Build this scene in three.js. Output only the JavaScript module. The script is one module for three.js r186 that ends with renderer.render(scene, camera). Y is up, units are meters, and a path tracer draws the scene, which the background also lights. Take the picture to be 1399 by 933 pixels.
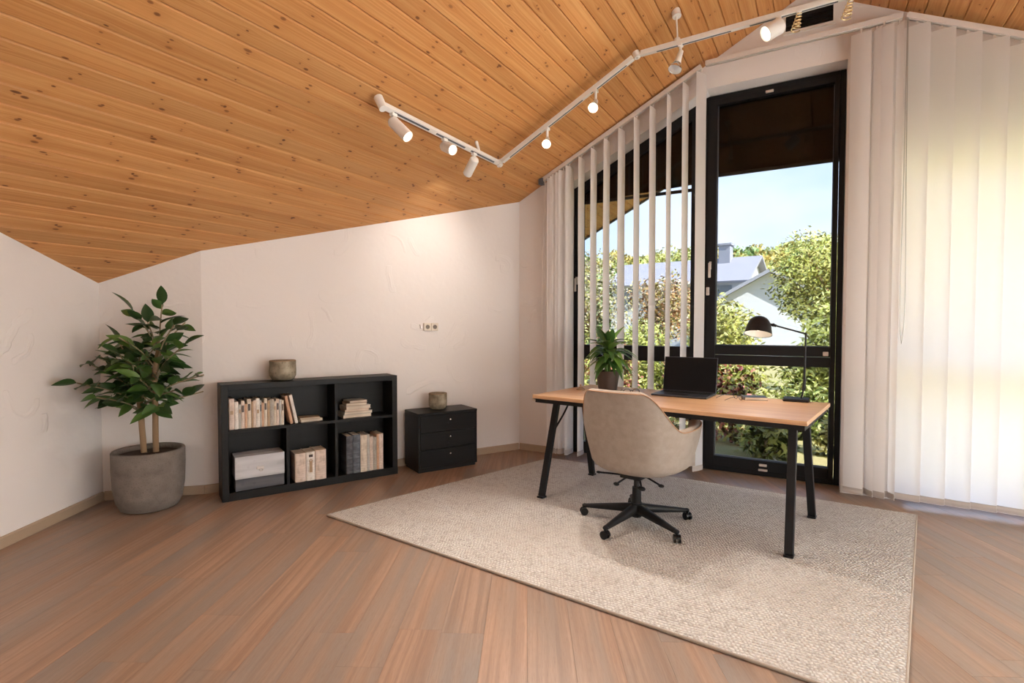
import * as THREE from 'three';
import { RoundedBoxGeometry } from 'three/addons/geometries/RoundedBoxGeometry.js';
import { mergeGeometries } from 'three/addons/utils/BufferGeometryUtils.js';

// ---------------------------------------------------------------- camera, sky, sun, exposure
// x runs along the window wall to the right, -z goes out through the window, y is up.
const scene = new THREE.Scene();
const camera = new THREE.PerspectiveCamera(65.11, 1399 / 933, 0.05, 600);
camera.position.set(0, 1.28, 0);
camera.rotation.order = 'YXZ';
camera.rotation.set(THREE.MathUtils.degToRad(-1.768), THREE.MathUtils.degToRad(30.18), 0);
scene.add(camera);

const renderer = new THREE.WebGLRenderer({ antialias: true });
renderer.toneMapping = THREE.LinearToneMapping;
renderer.toneMappingExposure = 1.06;
renderer.shadowMap.enabled = true;

const SKY_LEVEL = 4.3;
const sun = new THREE.DirectionalLight(new THREE.Color(1, 0.965, 0.91), 27);
sun.position.set(16, 14.5, 1.5);
sun.target.position.set(0, 0, -4);
sun.castShadow = true;
Object.assign(sun.shadow.camera, { left: -30, right: 30, top: 30, bottom: -30, near: 0.5, far: 120 });
sun.shadow.mapSize.set(2048, 2048);
scene.add(sun, sun.target);

// ---------------------------------------------------------------- seeded random and noise
function rng(seed) {
  let a = seed >>> 0;
  return () => {
    a = (a + 0x6d2b79f5) >>> 0;
    let t = Math.imul(a ^ (a >>> 15), 1 | a);
    t = (t + Math.imul(t ^ (t >>> 7), 61 | t)) ^ t;
    return ((t ^ (t >>> 14)) >>> 0) / 4294967296;
  };
}
const rnd = rng(20240611);
const rr = (a, b, r = rnd) => a + (b - a) * r();
const clamp = (x, a = 0, b = 1) => Math.min(b, Math.max(a, x));
const sstep = (a, b, x) => { const t = clamp((x - a) / (b - a)); return t * t * (3 - 2 * t); };
const lerp = (a, b, t) => a + (b - a) * t;
function makeNoise(seed) {          // value noise that repeats every px by py cells
  const r = rng(seed), T = new Float32Array(65536);
  for (let i = 0; i < 65536; i++) T[i] = r();
  const h = (x, y) => T[((x * 73 + 17) & 255) * 256 + ((y * 151 + x * 31 + 7) & 255)];
  const n = (x, y, px = 256, py = 256) => {
    const xi = Math.floor(x), yi = Math.floor(y), fx = x - xi, fy = y - yi;
    const u = fx * fx * (3 - 2 * fx), v = fy * fy * (3 - 2 * fy);
    const m = (k, p) => ((k % p) + p) % p;
    const x0 = m(xi, px), x1 = m(xi + 1, px), y0 = m(yi, py), y1 = m(yi + 1, py);
    return lerp(lerp(h(x0, y0), h(x1, y0), u), lerp(h(x0, y1), h(x1, y1), u), v);
  };
  n.fbm = (x, y, px, py, oct = 4) => {
    let s = 0, a = 0.5, w = 0;
    for (let o = 0; o < oct; o++) { s += a * n(x, y, px, py); w += a; a *= 0.5; x *= 2; y *= 2; px *= 2; py *= 2; }
    return s / w;
  };
  return n;
}

// ---------------------------------------------------------------- sky: pale spring blue with thin cloud, the same all round
{
  const W = 1024, Hh = 512, d = new Float32Array(W * Hh * 4), n = makeNoise(5);
  for (let j = 0; j < Hh; j++) for (let i = 0; i < W; i++) {
    const el = ((j + 0.5) / Hh - 0.5) * Math.PI, s = Math.max(0, Math.sin(el));
    const k = Math.pow(s, 0.55);
    let c = [lerp(0.66, 0.20, k), lerp(0.78, 0.42, k), lerp(0.92, 0.86, k)];
    const cl = sstep(0.47, 0.75, n.fbm(i / W * 14, j / Hh * 16, 14, 16, 5)) * 0.6;
    c = c.map((v, q) => lerp(v, [0.84, 0.85, 0.9][q], cl));
    if (el < 0) c = [0.5, 0.52, 0.5];
    d.set([c[0] * SKY_LEVEL, c[1] * SKY_LEVEL, c[2] * SKY_LEVEL, 1], (j * W + i) * 4);
  }
  const t = new THREE.DataTexture(d, W, Hh, THREE.RGBAFormat, THREE.FloatType);
  t.mapping = THREE.EquirectangularReflectionMapping;
  t.magFilter = t.minFilter = THREE.LinearFilter;
  t.needsUpdate = true;
  scene.background = t;
  scene.environment = t;
}

// ---------------------------------------------------------------- textures
function colorTex(w, h, fn) {
  const d = new Uint8Array(w * h * 4);
  for (let j = 0; j < h; j++) for (let i = 0; i < w; i++) {
    const c = fn(i / w, j / h, i, j), o = (j * w + i) * 4;
    d[o] = clamp(c[0]) * 255; d[o + 1] = clamp(c[1]) * 255; d[o + 2] = clamp(c[2]) * 255; d[o + 3] = 255;
  }
  const t = new THREE.DataTexture(d, w, h);
  t.wrapS = t.wrapT = THREE.RepeatWrapping; t.magFilter = THREE.LinearFilter; t.minFilter = THREE.LinearMipmapLinearFilter;
  t.generateMipmaps = true; t.colorSpace = THREE.SRGBColorSpace; t.needsUpdate = true;
  return t;
}
function grayTex(w, h, fn) { const t = colorTex(w, h, (u, v, i, j) => { const g = fn(u, v, i, j); return [g, g, g]; }); t.colorSpace = THREE.NoColorSpace; return t; }
const rep = (t, x, y) => { const c = t.clone(); c.repeat.set(x, y); c.needsUpdate = true; return c; };
const mix3 = (a, b, t) => [lerp(a[0], b[0], t), lerp(a[1], b[1], t), lerp(a[2], b[2], t)];
const rgb = (r, g, b) => [r / 255, g / 255, b / 255];

// pine boards: 4 m by four boards of 0.118 m, with growth streaks and brown knots
function pineTexture(seed) {
  const n = makeNoise(seed), r = rng(seed + 1), W = 2048, Hh = 512, knots = [];
  for (let b = 0; b < 4; b++) {
    let x = r() * 0.2;
    while (x < 4) {
      const cluster = 1 + Math.floor(r() * 3);
      for (let k = 0; k < cluster; k++) knots.push([(x + rr(-0.03, 0.03, r) + 4) % 4, (b + rr(0.12, 0.88, r)) * 0.118, rr(0.003, 0.0095, r), rr(0.35, 0.95, r), rr(0.9, 2.6, r)]);
      x += rr(0.22, 0.5, r);
    }
  }
  const cells = new Map();
  for (const k of knots) for (let o = -1; o <= 1; o++) { const key = (Math.floor(k[0] / 0.1) + o + 40) % 40; (cells.get(key) || cells.set(key, []).get(key)).push(k); }
  return colorTex(W, Hh, (u, v) => {
    const x = u * 4, y = v * 0.472;
    let bend = 0, dark = 0, halo = 0;
    for (const k of cells.get(Math.floor(x / 0.1)) || []) {
      let dx = Math.abs(x - k[0]); if (dx > 2) dx = 4 - dx;
      const dy = y - k[1], e = Math.hypot(dx / k[4], dy) / k[2];
      bend += Math.sign(dy) * Math.exp(-(dx * dx) / 0.0028 - (dy * dy) / 0.0006) * 0.012;
      if (e < 1) dark = Math.max(dark, (0.55 + 0.45 * sstep(1, 0.5, e)) * k[3]);
      halo = Math.max(halo, Math.exp(-e * 0.55) * 0.32);
    }
    const yy = y - bend, board = Math.floor(v * 4);
    const streak = n.fbm(x * 1.5 + board * 9, yy * 150, 6, 71, 3), fine = n(x * 20, yy * 900, 80, 256), broad = n.fbm(x * 0.5 + board * 13, yy * 26, 2, 12, 3);
    let c = mix3(rgb(222, 166, 108), rgb(194, 130, 72), clamp(streak * 1.25 - 0.2));
    c = mix3(c, rgb(232, 188, 132), clamp(broad - 0.35) * 0.9);
    c = mix3(c, rgb(170, 104, 48), fine * 0.12 + halo);
    c = mix3(c, rgb(84, 44, 20), dark * 0.85);
    return c;
  });
}
const pineA = pineTexture(11), pineB = pineTexture(29);

// floor: brown oak vinyl with greyed streaks, 2.5 m by 0.72 m (four planks)
function floorTexture(seed) {
  const n = makeNoise(seed);
  return colorTex(2048, 512, (u, v) => {
    const x = u * 2.5, y = v * 0.72, p = Math.floor(v * 4);
    const wav = n.fbm(x * 2 + p * 5, y * 12, 5, 9, 3) * 0.02;
    const s = n.fbm(x * 1.6 + p * 7, (y + wav) * 90, 4, 65, 4), f = n(x * 40, (y + wav) * 700, 100, 252), b = n.fbm(x * 1.2 + p * 11, y * 14, 3, 10, 3);
    let c = mix3(rgb(172, 140, 118), rgb(132, 104, 86), clamp(s * 1.25 - 0.18));
    c = mix3(c, rgb(134, 122, 114), clamp(b * 2.4 - 0.85) * 0.8);
    c = mix3(c, rgb(116, 84, 62), f * f * 0.25);
    return c;
  });
}
const floorTex = floorTexture(41);

const plasterBump = (() => {       // trowelled plaster: low swells, and curved ridges left by the edge of the trowel
  const n = makeNoise(77), r = rng(78), N = 1024, d = new Float32Array(N * N);
  for (let j = 0; j < N; j++) for (let i = 0; i < N; i++) d[j * N + i] = 0.35 * n.fbm(i / N * 6, j / N * 6, 6, 6, 4) + 0.1 * n.fbm(i / N * 60, j / N * 60, 60, 60, 2);
  for (let k = 0; k < 26; k++) {
    let x = r() * N, y = r() * N, a = r() * 6.28; const turn = rr(-0.016, 0.016, r), len = rr(40, 190, r), w = rr(1.5, 4, r), hgt = rr(0.06, 0.34, r);
    for (let s = 0; s < len; s++) {
      x += Math.cos(a); y += Math.sin(a); a += turn + rr(-0.16, 0.16, r);
      const fade = Math.sin(Math.PI * s / len) * hgt, R = Math.ceil(w * 2.5);
      for (let dy = -R; dy <= R; dy++) for (let dx = -R; dx <= R; dx++) {
        const o = ((Math.round(y) + dy + N * 4) % N) * N + ((Math.round(x) + dx + N * 4) % N);
        d[o] = Math.max(d[o], 0.35 + fade * Math.exp(-(dx * dx + dy * dy) / (w * w)));
      }
    }
  }
  return grayTex(N, N, (u, v, i, j) => d[j * N + i]);
})();
const weaveN = makeNoise(91);
const rugBump = grayTex(512, 512, (u, v) => {       // chunky flat-woven loops
  const x = u * 40, y = v * 40, o = Math.floor(y) % 2 * 0.5;
  const wob = weaveN(u * 30, v * 30, 30, 30) * 0.9;
  const fx = (x + o + wob) % 1, fy = (y + wob * 0.5) % 1;
  return clamp(Math.sin(fx * Math.PI) * Math.sin(fy * Math.PI) * 0.9 + 0.1 * weaveN(u * 200, v * 200, 200, 200));
});
const rugColor = colorTex(1024, 1024, (u, v) => {
  const x = u * 80, y = v * 80, wob = weaveN(u * 60, v * 60, 60, 60) * 0.9;
  const fx = (x + (Math.floor(y) % 2) * 0.5 + wob) % 1, fy = (y + wob * 0.5) % 1;
  const loop = Math.sin(fx * Math.PI) * Math.sin(fy * Math.PI);
  const yarn = weaveN(Math.floor(x), Math.floor(y), 80, 80);
  const patch = weaveN.fbm(u * 5, v * 9, 5, 9, 4);
  let c = mix3(rgb(182, 176, 170), rgb(234, 231, 227), clamp(loop * 0.8 + 0.25));
  c = mix3(c, rgb(150, 140, 132), clamp(yarn * 1.6 - 1.0) * 0.6);
  return mix3(c, rgb(190, 178, 168), clamp(patch * 1.7 - 0.6) * 0.45);
});
const clothN = makeNoise(55);
const clothBump = grayTex(256, 256, (u, v) => 0.5 + 0.25 * Math.sin(u * 6.283 * 64) * Math.sin(v * 6.283 * 64) + 0.25 * clothN(u * 64, v * 64, 64, 64));
const chairCloth = colorTex(512, 512, (u, v) => { const k = 0.86 + 0.1 * clothN.fbm(u * 12, v * 12, 12, 12, 3) + 0.08 * clothN(u * 256, v * 256, 256, 256); return [k, k, k]; });
const concreteTex = colorTex(512, 512, (u, v) => {
  const b = clothN.fbm(u * 8, v * 8, 8, 8, 5), f = clothN(u * 128, v * 128, 128, 128), g = clothN(u * 40, v * 110, 40, 110);
  let c = mix3(rgb(128, 122, 116), rgb(176, 168, 160), b);
  c = mix3(c, rgb(92, 88, 84), clamp(f * 2.2 - 1.35) * 0.55);
  return mix3(c, rgb(150, 138, 126), g * 0.35);
});
const stonewareTex = colorTex(512, 256, (u, v) => {
  const b = clothN.fbm(u * 10, v * 6, 10, 6, 5), f = clothN.fbm(u * 50, v * 30, 50, 30, 2);
  let c = mix3(rgb(112, 102, 84), rgb(178, 168, 148), clamp(b * 1.8 - 0.4));
  c = mix3(c, rgb(84, 76, 60), clamp(f * 2.4 - 1.4) * 0.6);
  return v > 0.86 ? mix3(c, rgb(126, 92, 58), 0.55) : c;
});
const blackWood = colorTex(512, 256, (u, v) => { const k = clothN.fbm(u * 4, v * 60, 4, 60, 3); return mix3(rgb(24, 24, 25), rgb(38, 37, 38), k); });
const oakTop = colorTex(1024, 512, (u, v) => {
  const w = clothN.fbm(u * 3, v * 6, 3, 6, 3) * 0.06, s = clothN.fbm(u * 3, (v + w) * 40, 3, 40, 4), f = clothN(u * 40, v * 250, 40, 250);
  return mix3(mix3(rgb(214, 176, 138), rgb(188, 142, 104), clamp(s * 1.5 - 0.3)), rgb(160, 114, 78), f * 0.14);
});
const boxWood = (base, dark) => colorTex(256, 256, (u, v) => {
  const s = clothN.fbm(u * 3, v * 24, 3, 24, 4), p = clothN(u * 24, v * 24, 24, 24);
  return mix3(mix3(base, dark, clamp(s * 1.4 - 0.3)), dark, clamp(p * 4 - 3.2) * 0.5);
});
const greyBoxTex = boxWood(rgb(206, 206, 210), rgb(156, 158, 164)), darkBoxTex = boxWood(rgb(98, 100, 106), rgb(60, 62, 68));
const paperTex = colorTex(256, 256, (u, v) => {
  const s = clothN(u * 3, v * 90, 3, 90), p = clothN.fbm(u * 6, v * 6, 6, 6, 3);
  return mix3(rgb(255, 253, 250), rgb(184, 176, 166), clamp(s * 0.35 + clamp(p * 2 - 1) * 0.6));
});
const screenTex = colorTex(256, 256, (u, v) => { const k = 0.5 + 0.5 * Math.sin(v * 6.283 * 64); const g = lerp(0.10, 0.19, k * clothN(u * 40, v * 64, 40, 64)); return [g * 1.08, g, g * 0.92]; });

// ---------------------------------------------------------------- materials
const std = (o) => new THREE.MeshStandardMaterial({ roughness: 0.7, ...o });
const phy = (o) => new THREE.MeshPhysicalMaterial({ roughness: 0.7, ...o });
const lin = (r, g, b) => new THREE.Color().setRGB(r, g, b);
const M = {
  wall: std({ color: lin(0.80, 0.755, 0.735), roughness: 0.92, bumpMap: rep(plasterBump, 0.45, 0.45), bumpScale: 0.010 }),
  reveal: std({ color: lin(0.84, 0.82, 0.80), roughness: 0.9 }),
  base: std({ color: lin(0.42, 0.315, 0.225), roughness: 0.55 }),
  roof: std({ color: lin(0.10, 0.09, 0.08), roughness: 0.9 }),
  pine: [1, 0.93, 1.05, 0.88, 0.97].map((k, i) => std({ map: i % 2 ? pineB : pineA, color: lin(0.93 * k, 0.90 * k, 0.84 * k), roughness: 0.6 })),
  floor: [1, 0.95, 1.04, 0.92, 0.98].map((k, i) => std({ map: floorTex, color: lin(k, k * (i % 2 ? 1.03 : 0.98), k * (i % 2 ? 1.06 : 0.96)), roughness: 0.38 })),
  black: phy({ color: lin(0.008, 0.008, 0.009), roughness: 0.35, specularIntensity: 0.6 }),
  blackMatte: phy({ color: lin(0.010, 0.010, 0.011), roughness: 0.5, specularIntensity: 0.5 }),
  frame: phy({ color: lin(0.011, 0.011, 0.012), roughness: 0.45, specularIntensity: 0.4 }),
  gasket: std({ color: lin(0.10, 0.11, 0.13), roughness: 0.5 }),
  glassTint: phy({ color: lin(0.565, 0.57, 0.57), transmission: 1, thickness: 0, roughness: 0.0, ior: 1.5, specularIntensity: 0.4 }),
  glass: phy({ color: lin(1, 1, 1), transmission: 1, thickness: 0, roughness: 0.0, ior: 1.5 }),
  screen: std({ map: screenTex, color: lin(0.55, 0.52, 0.5), roughness: 0.95 }),
  blind: phy({ color: lin(0.90, 0.87, 0.855), transmission: 0.55, thickness: 0, roughness: 1, bumpMap: rep(clothBump, 4, 4), bumpScale: 0.0004 }),
  sheer: phy({ color: lin(0.95, 0.94, 0.93), transmission: 0.8, thickness: 0, roughness: 1 }),
  hem: phy({ color: lin(0.52, 0.46, 0.42), transmission: 0.15, thickness: 0, roughness: 1 }),
  white: std({ color: lin(0.78, 0.76, 0.73), roughness: 0.4 }),
  railWhite: std({ color: lin(0.70, 0.64, 0.60), roughness: 0.45 }),
  alu: std({ color: lin(0.55, 0.54, 0.52), roughness: 0.4, metalness: 0.7 }),
  chrome: std({ color: lin(0.85, 0.85, 0.85), roughness: 0.08, metalness: 1 }),
  amber: phy({ color: lin(0.9, 0.72, 0.42), roughness: 0.15, metalness: 0.6 }),
  lampFace: std({ color: lin(1, 0.9, 0.75), emissive: new THREE.Color(1, 0.86, 0.66), emissiveIntensity: 3.2 }),
  bulbOff: phy({ color: lin(0.92, 0.92, 0.92), roughness: 0.05, metalness: 0.5 }),
  blackWood: phy({ map: blackWood, color: lin(0.5, 0.48, 0.46), roughness: 0.45, specularIntensity: 0.45 }),
  desk: std({ map: rep(oakTop, 0.6, 1.2), roughness: 0.3 }),
  chair: std({ map: rep(chairCloth, 3, 3), color: lin(0.385, 0.32, 0.27), roughness: 0.95, bumpMap: rep(clothBump, 9, 9), bumpScale: 0.0006 }),
  piping: std({ color: lin(0.42, 0.24, 0.14), roughness: 0.85 }),
  rug: std({ map: rep(rugColor, 0.66, 0.66), color: lin(0.84, 0.83, 0.83), roughness: 1, bumpMap: rep(rugBump, 1.32, 1.32), bumpScale: 0.007 }),
  concrete: std({ map: rep(concreteTex, 2.2, 2.2), color: lin(0.62, 0.6, 0.59), roughness: 0.9, bumpMap: rep(concreteTex, 2.2, 2.2), bumpScale: 0.002 }),
  stoneware: std({ map: stonewareTex, roughness: 0.75 }),
  soil: std({ color: lin(0.05, 0.032, 0.022), roughness: 1 }),
  bark: std({ color: lin(0.29, 0.185, 0.105), roughness: 0.9 }),
  twig: std({ color: lin(0.33, 0.26, 0.17), roughness: 0.9 }),
  leafDark: [[0.035, 0.085, 0.02], [0.05, 0.12, 0.026], [0.085, 0.17, 0.032], [0.028, 0.07, 0.018]].map((c) => phy({ color: lin(...c), roughness: 0.42, transmission: 0.12, thickness: 0 })),
  leafPalm: [[0.1, 0.22, 0.035], [0.19, 0.34, 0.06], [0.06, 0.15, 0.03]].map((c) => phy({ color: lin(...c), roughness: 0.42, transmission: 0.35, thickness: 0 })),
  brownPot: std({ color: lin(0.055, 0.036, 0.030), roughness: 0.45 }),
  screenBlack: phy({ color: lin(0.005, 0.005, 0.006), roughness: 0.3, specularIntensity: 0.25 }),
  laptop: std({ color: lin(0.055, 0.06, 0.075), roughness: 0.35, metalness: 0.6 }),
  socket: std({ color: lin(0.75, 0.66, 0.56), roughness: 0.45 }),
  hole: std({ color: lin(0.22, 0.18, 0.15), roughness: 0.7 }),
  handle: std({ color: lin(0.62, 0.56, 0.52), roughness: 0.35, metalness: 0.4 }),
  paper: std({ map: paperTex, color: lin(0.78, 0.7, 0.6), roughness: 0.95 }),
  greyBox: std({ map: greyBoxTex, roughness: 0.8 }), darkBox: std({ map: darkBoxTex, roughness: 0.8 }),
  slate: std({ map: darkBoxTex, color: lin(1.3, 1.4, 1.45), roughness: 0.7 }),
};

// ---------------------------------------------------------------- helpers
const taken = new Map();
function numbered(name) { const k = taken.get(name) || 0; taken.set(name, k + 1); return k ? name + '_' + String(k).padStart(3, '0') : name; }
function obj(name, g, m, parent = scene) {
  if (Array.isArray(g)) g = merge(g);
  const o = new THREE.Mesh(g, m);
  o.name = parent === scene ? numbered(name) : name;
  parent.add(o);
  return o;
}
function tag(o, label, category, group, kind) { Object.assign(o.userData, { label, category }); if (group) o.userData.group = group; if (kind) o.userData.kind = kind; return o; }
function thing(name, label, category, [x, y, z] = [0, 0, 0], turn = 0, group) {
  const o = new THREE.Group(); o.name = numbered(name); scene.add(o);
  o.position.set(x, y, z); o.rotation.y = turn;
  return tag(o, label, category, group);
}
function structure(name, label) { const o = new THREE.Group(); o.name = name; scene.add(o); o.userData = { kind: 'structure', label, category: name.split('_')[0] }; return o; }
const asStructure = (o, label, category) => { Object.assign(o.userData, { kind: 'structure', label, category }); return o; };
function plain(g) { g = g.index ? g.toNonIndexed() : g; for (const k of Object.keys(g.attributes)) if (!['position', 'normal', 'uv'].includes(k)) g.deleteAttribute(k); if (!g.attributes.uv) g.setAttribute('uv', new THREE.Float32BufferAttribute(new Float32Array(g.attributes.position.count * 2), 2)); return g; }
const merge = (list) => mergeGeometries(list.map(plain));
function metreUV(g) {              // uv in metres by the side each face looks to
  g = plain(g); const p = g.attributes.position, n = g.attributes.normal, uv = new Float32Array(p.count * 2);
  for (let i = 0; i < p.count; i += 3) {
    let a = 0, b = 0, c = 0;
    for (let k = 0; k < 3; k++) { a += n.getX(i + k); b += n.getY(i + k); c += n.getZ(i + k); }
    a = Math.abs(a); b = Math.abs(b); c = Math.abs(c);
    for (let k = 0; k < 3; k++) {
      const x = p.getX(i + k), y = p.getY(i + k), z = p.getZ(i + k);
      uv.set(a >= b && a >= c ? [z, y] : b >= c ? [x, z] : [x, y], (i + k) * 2);
    }
  }
  g.setAttribute('uv', new THREE.BufferAttribute(uv, 2)); return g;
}
const box = (w, h, d, x = 0, y = 0, z = 0, r = 0) => metreUV((r ? new RoundedBoxGeometry(w, h, d, 2, Math.min(r, w / 2.01, h / 2.01, d / 2.01)) : new THREE.BoxGeometry(w, h, d)).translate(x, y, z));
const V = (x, y, z) => new THREE.Vector3(x, y, z);
function tube(pts, r, seg = 24, rad = 8) { return new THREE.TubeGeometry(pts.length === 2 ? new THREE.LineCurve3(...pts) : new THREE.CatmullRomCurve3(pts, false, 'centripetal'), pts.length === 2 ? 1 : seg, r, rad, false); }
function rod(a, b, r0, r1 = r0, rad = 12) {        // capped tapered bar between two points
  const d = b.clone().sub(a), g = new THREE.CylinderGeometry(r1, r0, d.length(), rad, 1);
  g.applyQuaternion(new THREE.Quaternion().setFromUnitVectors(V(0, 1, 0), d.clone().normalize()));
  return g.translate((a.x + b.x) / 2, (a.y + b.y) / 2, (a.z + b.z) / 2);
}
function bar(a, b, w, h, up = V(0, 1, 0), r = 0.003) {     // square bar between two points
  const d = b.clone().sub(a), L = d.length(), z = d.normalize(), x = up.clone().cross(z).normalize(), y = z.clone().cross(x);
  const g = new RoundedBoxGeometry(w, h, L, 1, Math.min(r, w / 2.01, h / 2.01));
  g.applyMatrix4(new THREE.Matrix4().makeBasis(x, y, z)); return g.translate((a.x + b.x) / 2, (a.y + b.y) / 2, (a.z + b.z) / 2);
}
const lathe = (pts, seg = 40) => new THREE.LatheGeometry(pts.map(([x, y]) => new THREE.Vector2(x, y)), seg);
function shapeOf(pts, holes = []) { const s = new THREE.Shape(pts.map(([x, y]) => new THREE.Vector2(x, y))); for (const h of holes) s.holes.push(new THREE.Path(h.map(([x, y]) => new THREE.Vector2(x, y)))); return s; }
const extrude = (pts, depth, holes, bevel = 0) => new THREE.ExtrudeGeometry(shapeOf(pts, holes), { depth, bevelEnabled: bevel > 0, bevelSize: bevel, bevelThickness: bevel, bevelOffset: -bevel, bevelSegments: 2, steps: 1, curveSegments: 16 });
function grid(nu, nv, fn, closeV = false) {        // surface from fn(u, v) -> [x, y, z]
  const pos = [], uv = [], idx = [];
  for (let j = 0; j <= nv; j++) for (let i = 0; i <= nu; i++) { const p = fn(i / nu, j / nv); pos.push(...p); uv.push(i / nu, j / nv); }
  for (let j = 0; j < nv; j++) for (let i = 0; i < nu; i++) { const a = j * (nu + 1) + i, b = a + 1, c = a + nu + 1, d = c + 1; idx.push(a, b, d, a, d, c); }
  const g = new THREE.BufferGeometry();
  g.setAttribute('position', new THREE.Float32BufferAttribute(pos, 3)); g.setAttribute('uv', new THREE.Float32BufferAttribute(uv, 2)); g.setIndex(idx); g.computeVertexNormals();
  return g;
}

// ---------------------------------------------------------------- the room's plan
const RIDGE_X = -0.156, RIDGE_Y = 3.844, SLOPE = 0.517, PHI = Math.atan(SLOPE);
const ceilY = (x) => RIDGE_Y - SLOPE * Math.abs(x - RIDGE_X);
const C1 = [-2.695, -4.781], C2 = [-4.042, -2.308], C3 = [-4.531, -1.847], D0 = [-2.2, 1.6], F0 = [2.4, 1.6], E0 = [2.4, -4.781];
const WALL_Z = -4.781, FRAME_Z = -4.94;

// floor of single planks laid at a slant to the window
{
  const fl = structure('floor', 'brown oak plank floor with greyish streaks');
  const poly = [[-4.75, -1.85], [-2.75, -5.15], [2.6, -5.15], [2.6, 1.8], [-2.3, 1.8]];
  const ang = THREE.MathUtils.degToRad(28.5), dir = [-Math.sin(ang), -Math.cos(ang)], nrm = [Math.cos(ang), -Math.sin(ang)];
  const PW = 0.18, PL = 1.26, r = rng(3);
  const clip = (pts) => {
    for (let i = 0; i < poly.length && pts.length; i++) {
      const a = poly[i], b = poly[(i + 1) % poly.length];
      const inside = (p) => (b[0] - a[0]) * (p[1] - a[1]) - (b[1] - a[1]) * (p[0] - a[0]) >= 0, out = [];
      for (let k = 0; k < pts.length; k++) {
        const p = pts[k], q = pts[(k + 1) % pts.length], ip = inside(p), iq = inside(q);
        if (ip) out.push(p);
        if (ip !== iq) {
          const f = (s) => (b[0] - a[0]) * (s[1] - a[1]) - (b[1] - a[1]) * (s[0] - a[0]), t = f(p) / (f(p) - f(q));
          out.push([lerp(p[0], q[0], t), lerp(p[1], q[1], t)]);
        }
      }
      pts = out;
    }
    return pts;
  };
  obj('subfloor', extrude(poly.map(([x, z]) => [x, -z]), 0.1).rotateX(-Math.PI / 2).translate(0, -0.113, 0), M.roof, fl);
  let count = 0;
  for (let row = -40; row <= 40; row++) {
    const off = r() * PL;
    for (let k = -8; k <= 8; k++) {
      const c = (s, t) => [dir[0] * t + nrm[0] * s, dir[1] * t + nrm[1] * s], g = 0.0002;
      const s0 = row * PW + g, s1 = (row + 1) * PW - g, t0 = k * PL + off + g, t1 = (k + 1) * PL + off - g;
      let pts = clip([c(s0, t0), c(s1, t0), c(s1, t1), c(s0, t1)]);
      let ar = 0; for (let i = 0; i < pts.length; i++) { const p = pts[i], q = pts[(i + 1) % pts.length]; ar += p[0] * q[1] - p[1] * q[0]; }
      if (pts.length < 3 || Math.abs(ar) < 0.004) continue;
      const v0 = Math.floor(r() * 4), u0 = r() * 2.5;
      const geo = plain(extrude(pts.map(([x, z]) => [x, -z]), 0.01, [], 0.0006).rotateX(-Math.PI / 2).translate(0, -0.0106, 0));
      const P = geo.attributes.position, uv = geo.attributes.uv;
      for (let i = 0; i < P.count; i++) {
        const x = P.getX(i), z = P.getZ(i), s = x * nrm[0] + z * nrm[1], t = x * dir[0] + z * dir[1];
        uv.setXY(i, (t + u0) / 2.5, (v0 + clamp((s - s0) / PW, 0.02, 0.98)) / 4);
      }
      obj('floor_plank', geo, M.floor[Math.floor(r() * 5)], fl); count++;
    }
  }
}

// ceiling: tongue-and-groove pine boards on both slopes, running out over the window as the eave
const EAVE_Z = -6.83, ROOF_BACK = 1.8;
{
  const ce = structure('ceiling', 'sloping knotty pine board ceiling meeting at a ridge'), r = rng(8), BW = 0.118, L = ROOF_BACK - EAVE_Z;
  const prof = [[0.0006, 0.016], [0.0008, 0.008], [0.0075, 0], [BW - 0.0075, 0], [BW - 0.0008, 0.008], [BW - 0.0006, 0.016]];
  for (const side of [-1, 1]) {
    const n = side < 0 ? 45 : 26;
    for (let i = 0; i < n; i++) {
      const g = plain(extrude(prof, L)), P = g.attributes.position, uv = g.attributes.uv, u0 = r() * 4, v0 = Math.floor(r() * 4);
      for (let k = 0; k < P.count; k++) {
        const a = P.getX(k), h = P.getY(k), zz = P.getZ(k), t = i * BW + a;
        uv.setXY(k, (zz + u0) / 4, (v0 + clamp(a / BW, 0.01, 0.99)) / 4);
        P.setXYZ(k, RIDGE_X + side * (t * Math.cos(PHI) + h * Math.sin(PHI)), RIDGE_Y - t * Math.sin(PHI) + h * Math.cos(PHI), EAVE_Z + zz);
      }
      if (side < 0) { for (let k = 0; k < P.count; k += 3) { for (const at of [P, uv]) { const s = at.itemSize, A = at.array; for (let q = 0; q < s; q++) { const m = A[(k + 1) * s + q]; A[(k + 1) * s + q] = A[(k + 2) * s + q]; A[(k + 2) * s + q] = m; } } } }
      g.computeVertexNormals();
      obj('ceiling_board', g, M.pine[Math.floor(r() * 5)], ce);
    }
    const t = n * BW, cs = Math.cos(PHI), sn = Math.sin(PHI), p = (a, h) => [RIDGE_X + side * (a * cs + h * sn), RIDGE_Y - a * sn + h * cs];
    const slab = extrude([p(0, 0.017), p(t + 0.05, 0.017), p(t + 0.05, 0.2), [RIDGE_X, RIDGE_Y + 0.2 / cs]], L).translate(0, 0, EAVE_Z);
    obj('roof_slab', slab, M.roof, ce);
    obj('barge_board', extrude([p(0, -0.02), p(t + 0.05, -0.02), p(t + 0.05, 0.22), [RIDGE_X, RIDGE_Y + 0.22 / cs]], 0.03).translate(0, 0, EAVE_Z - 0.03), M.gasket, ce);
  }
}

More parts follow.
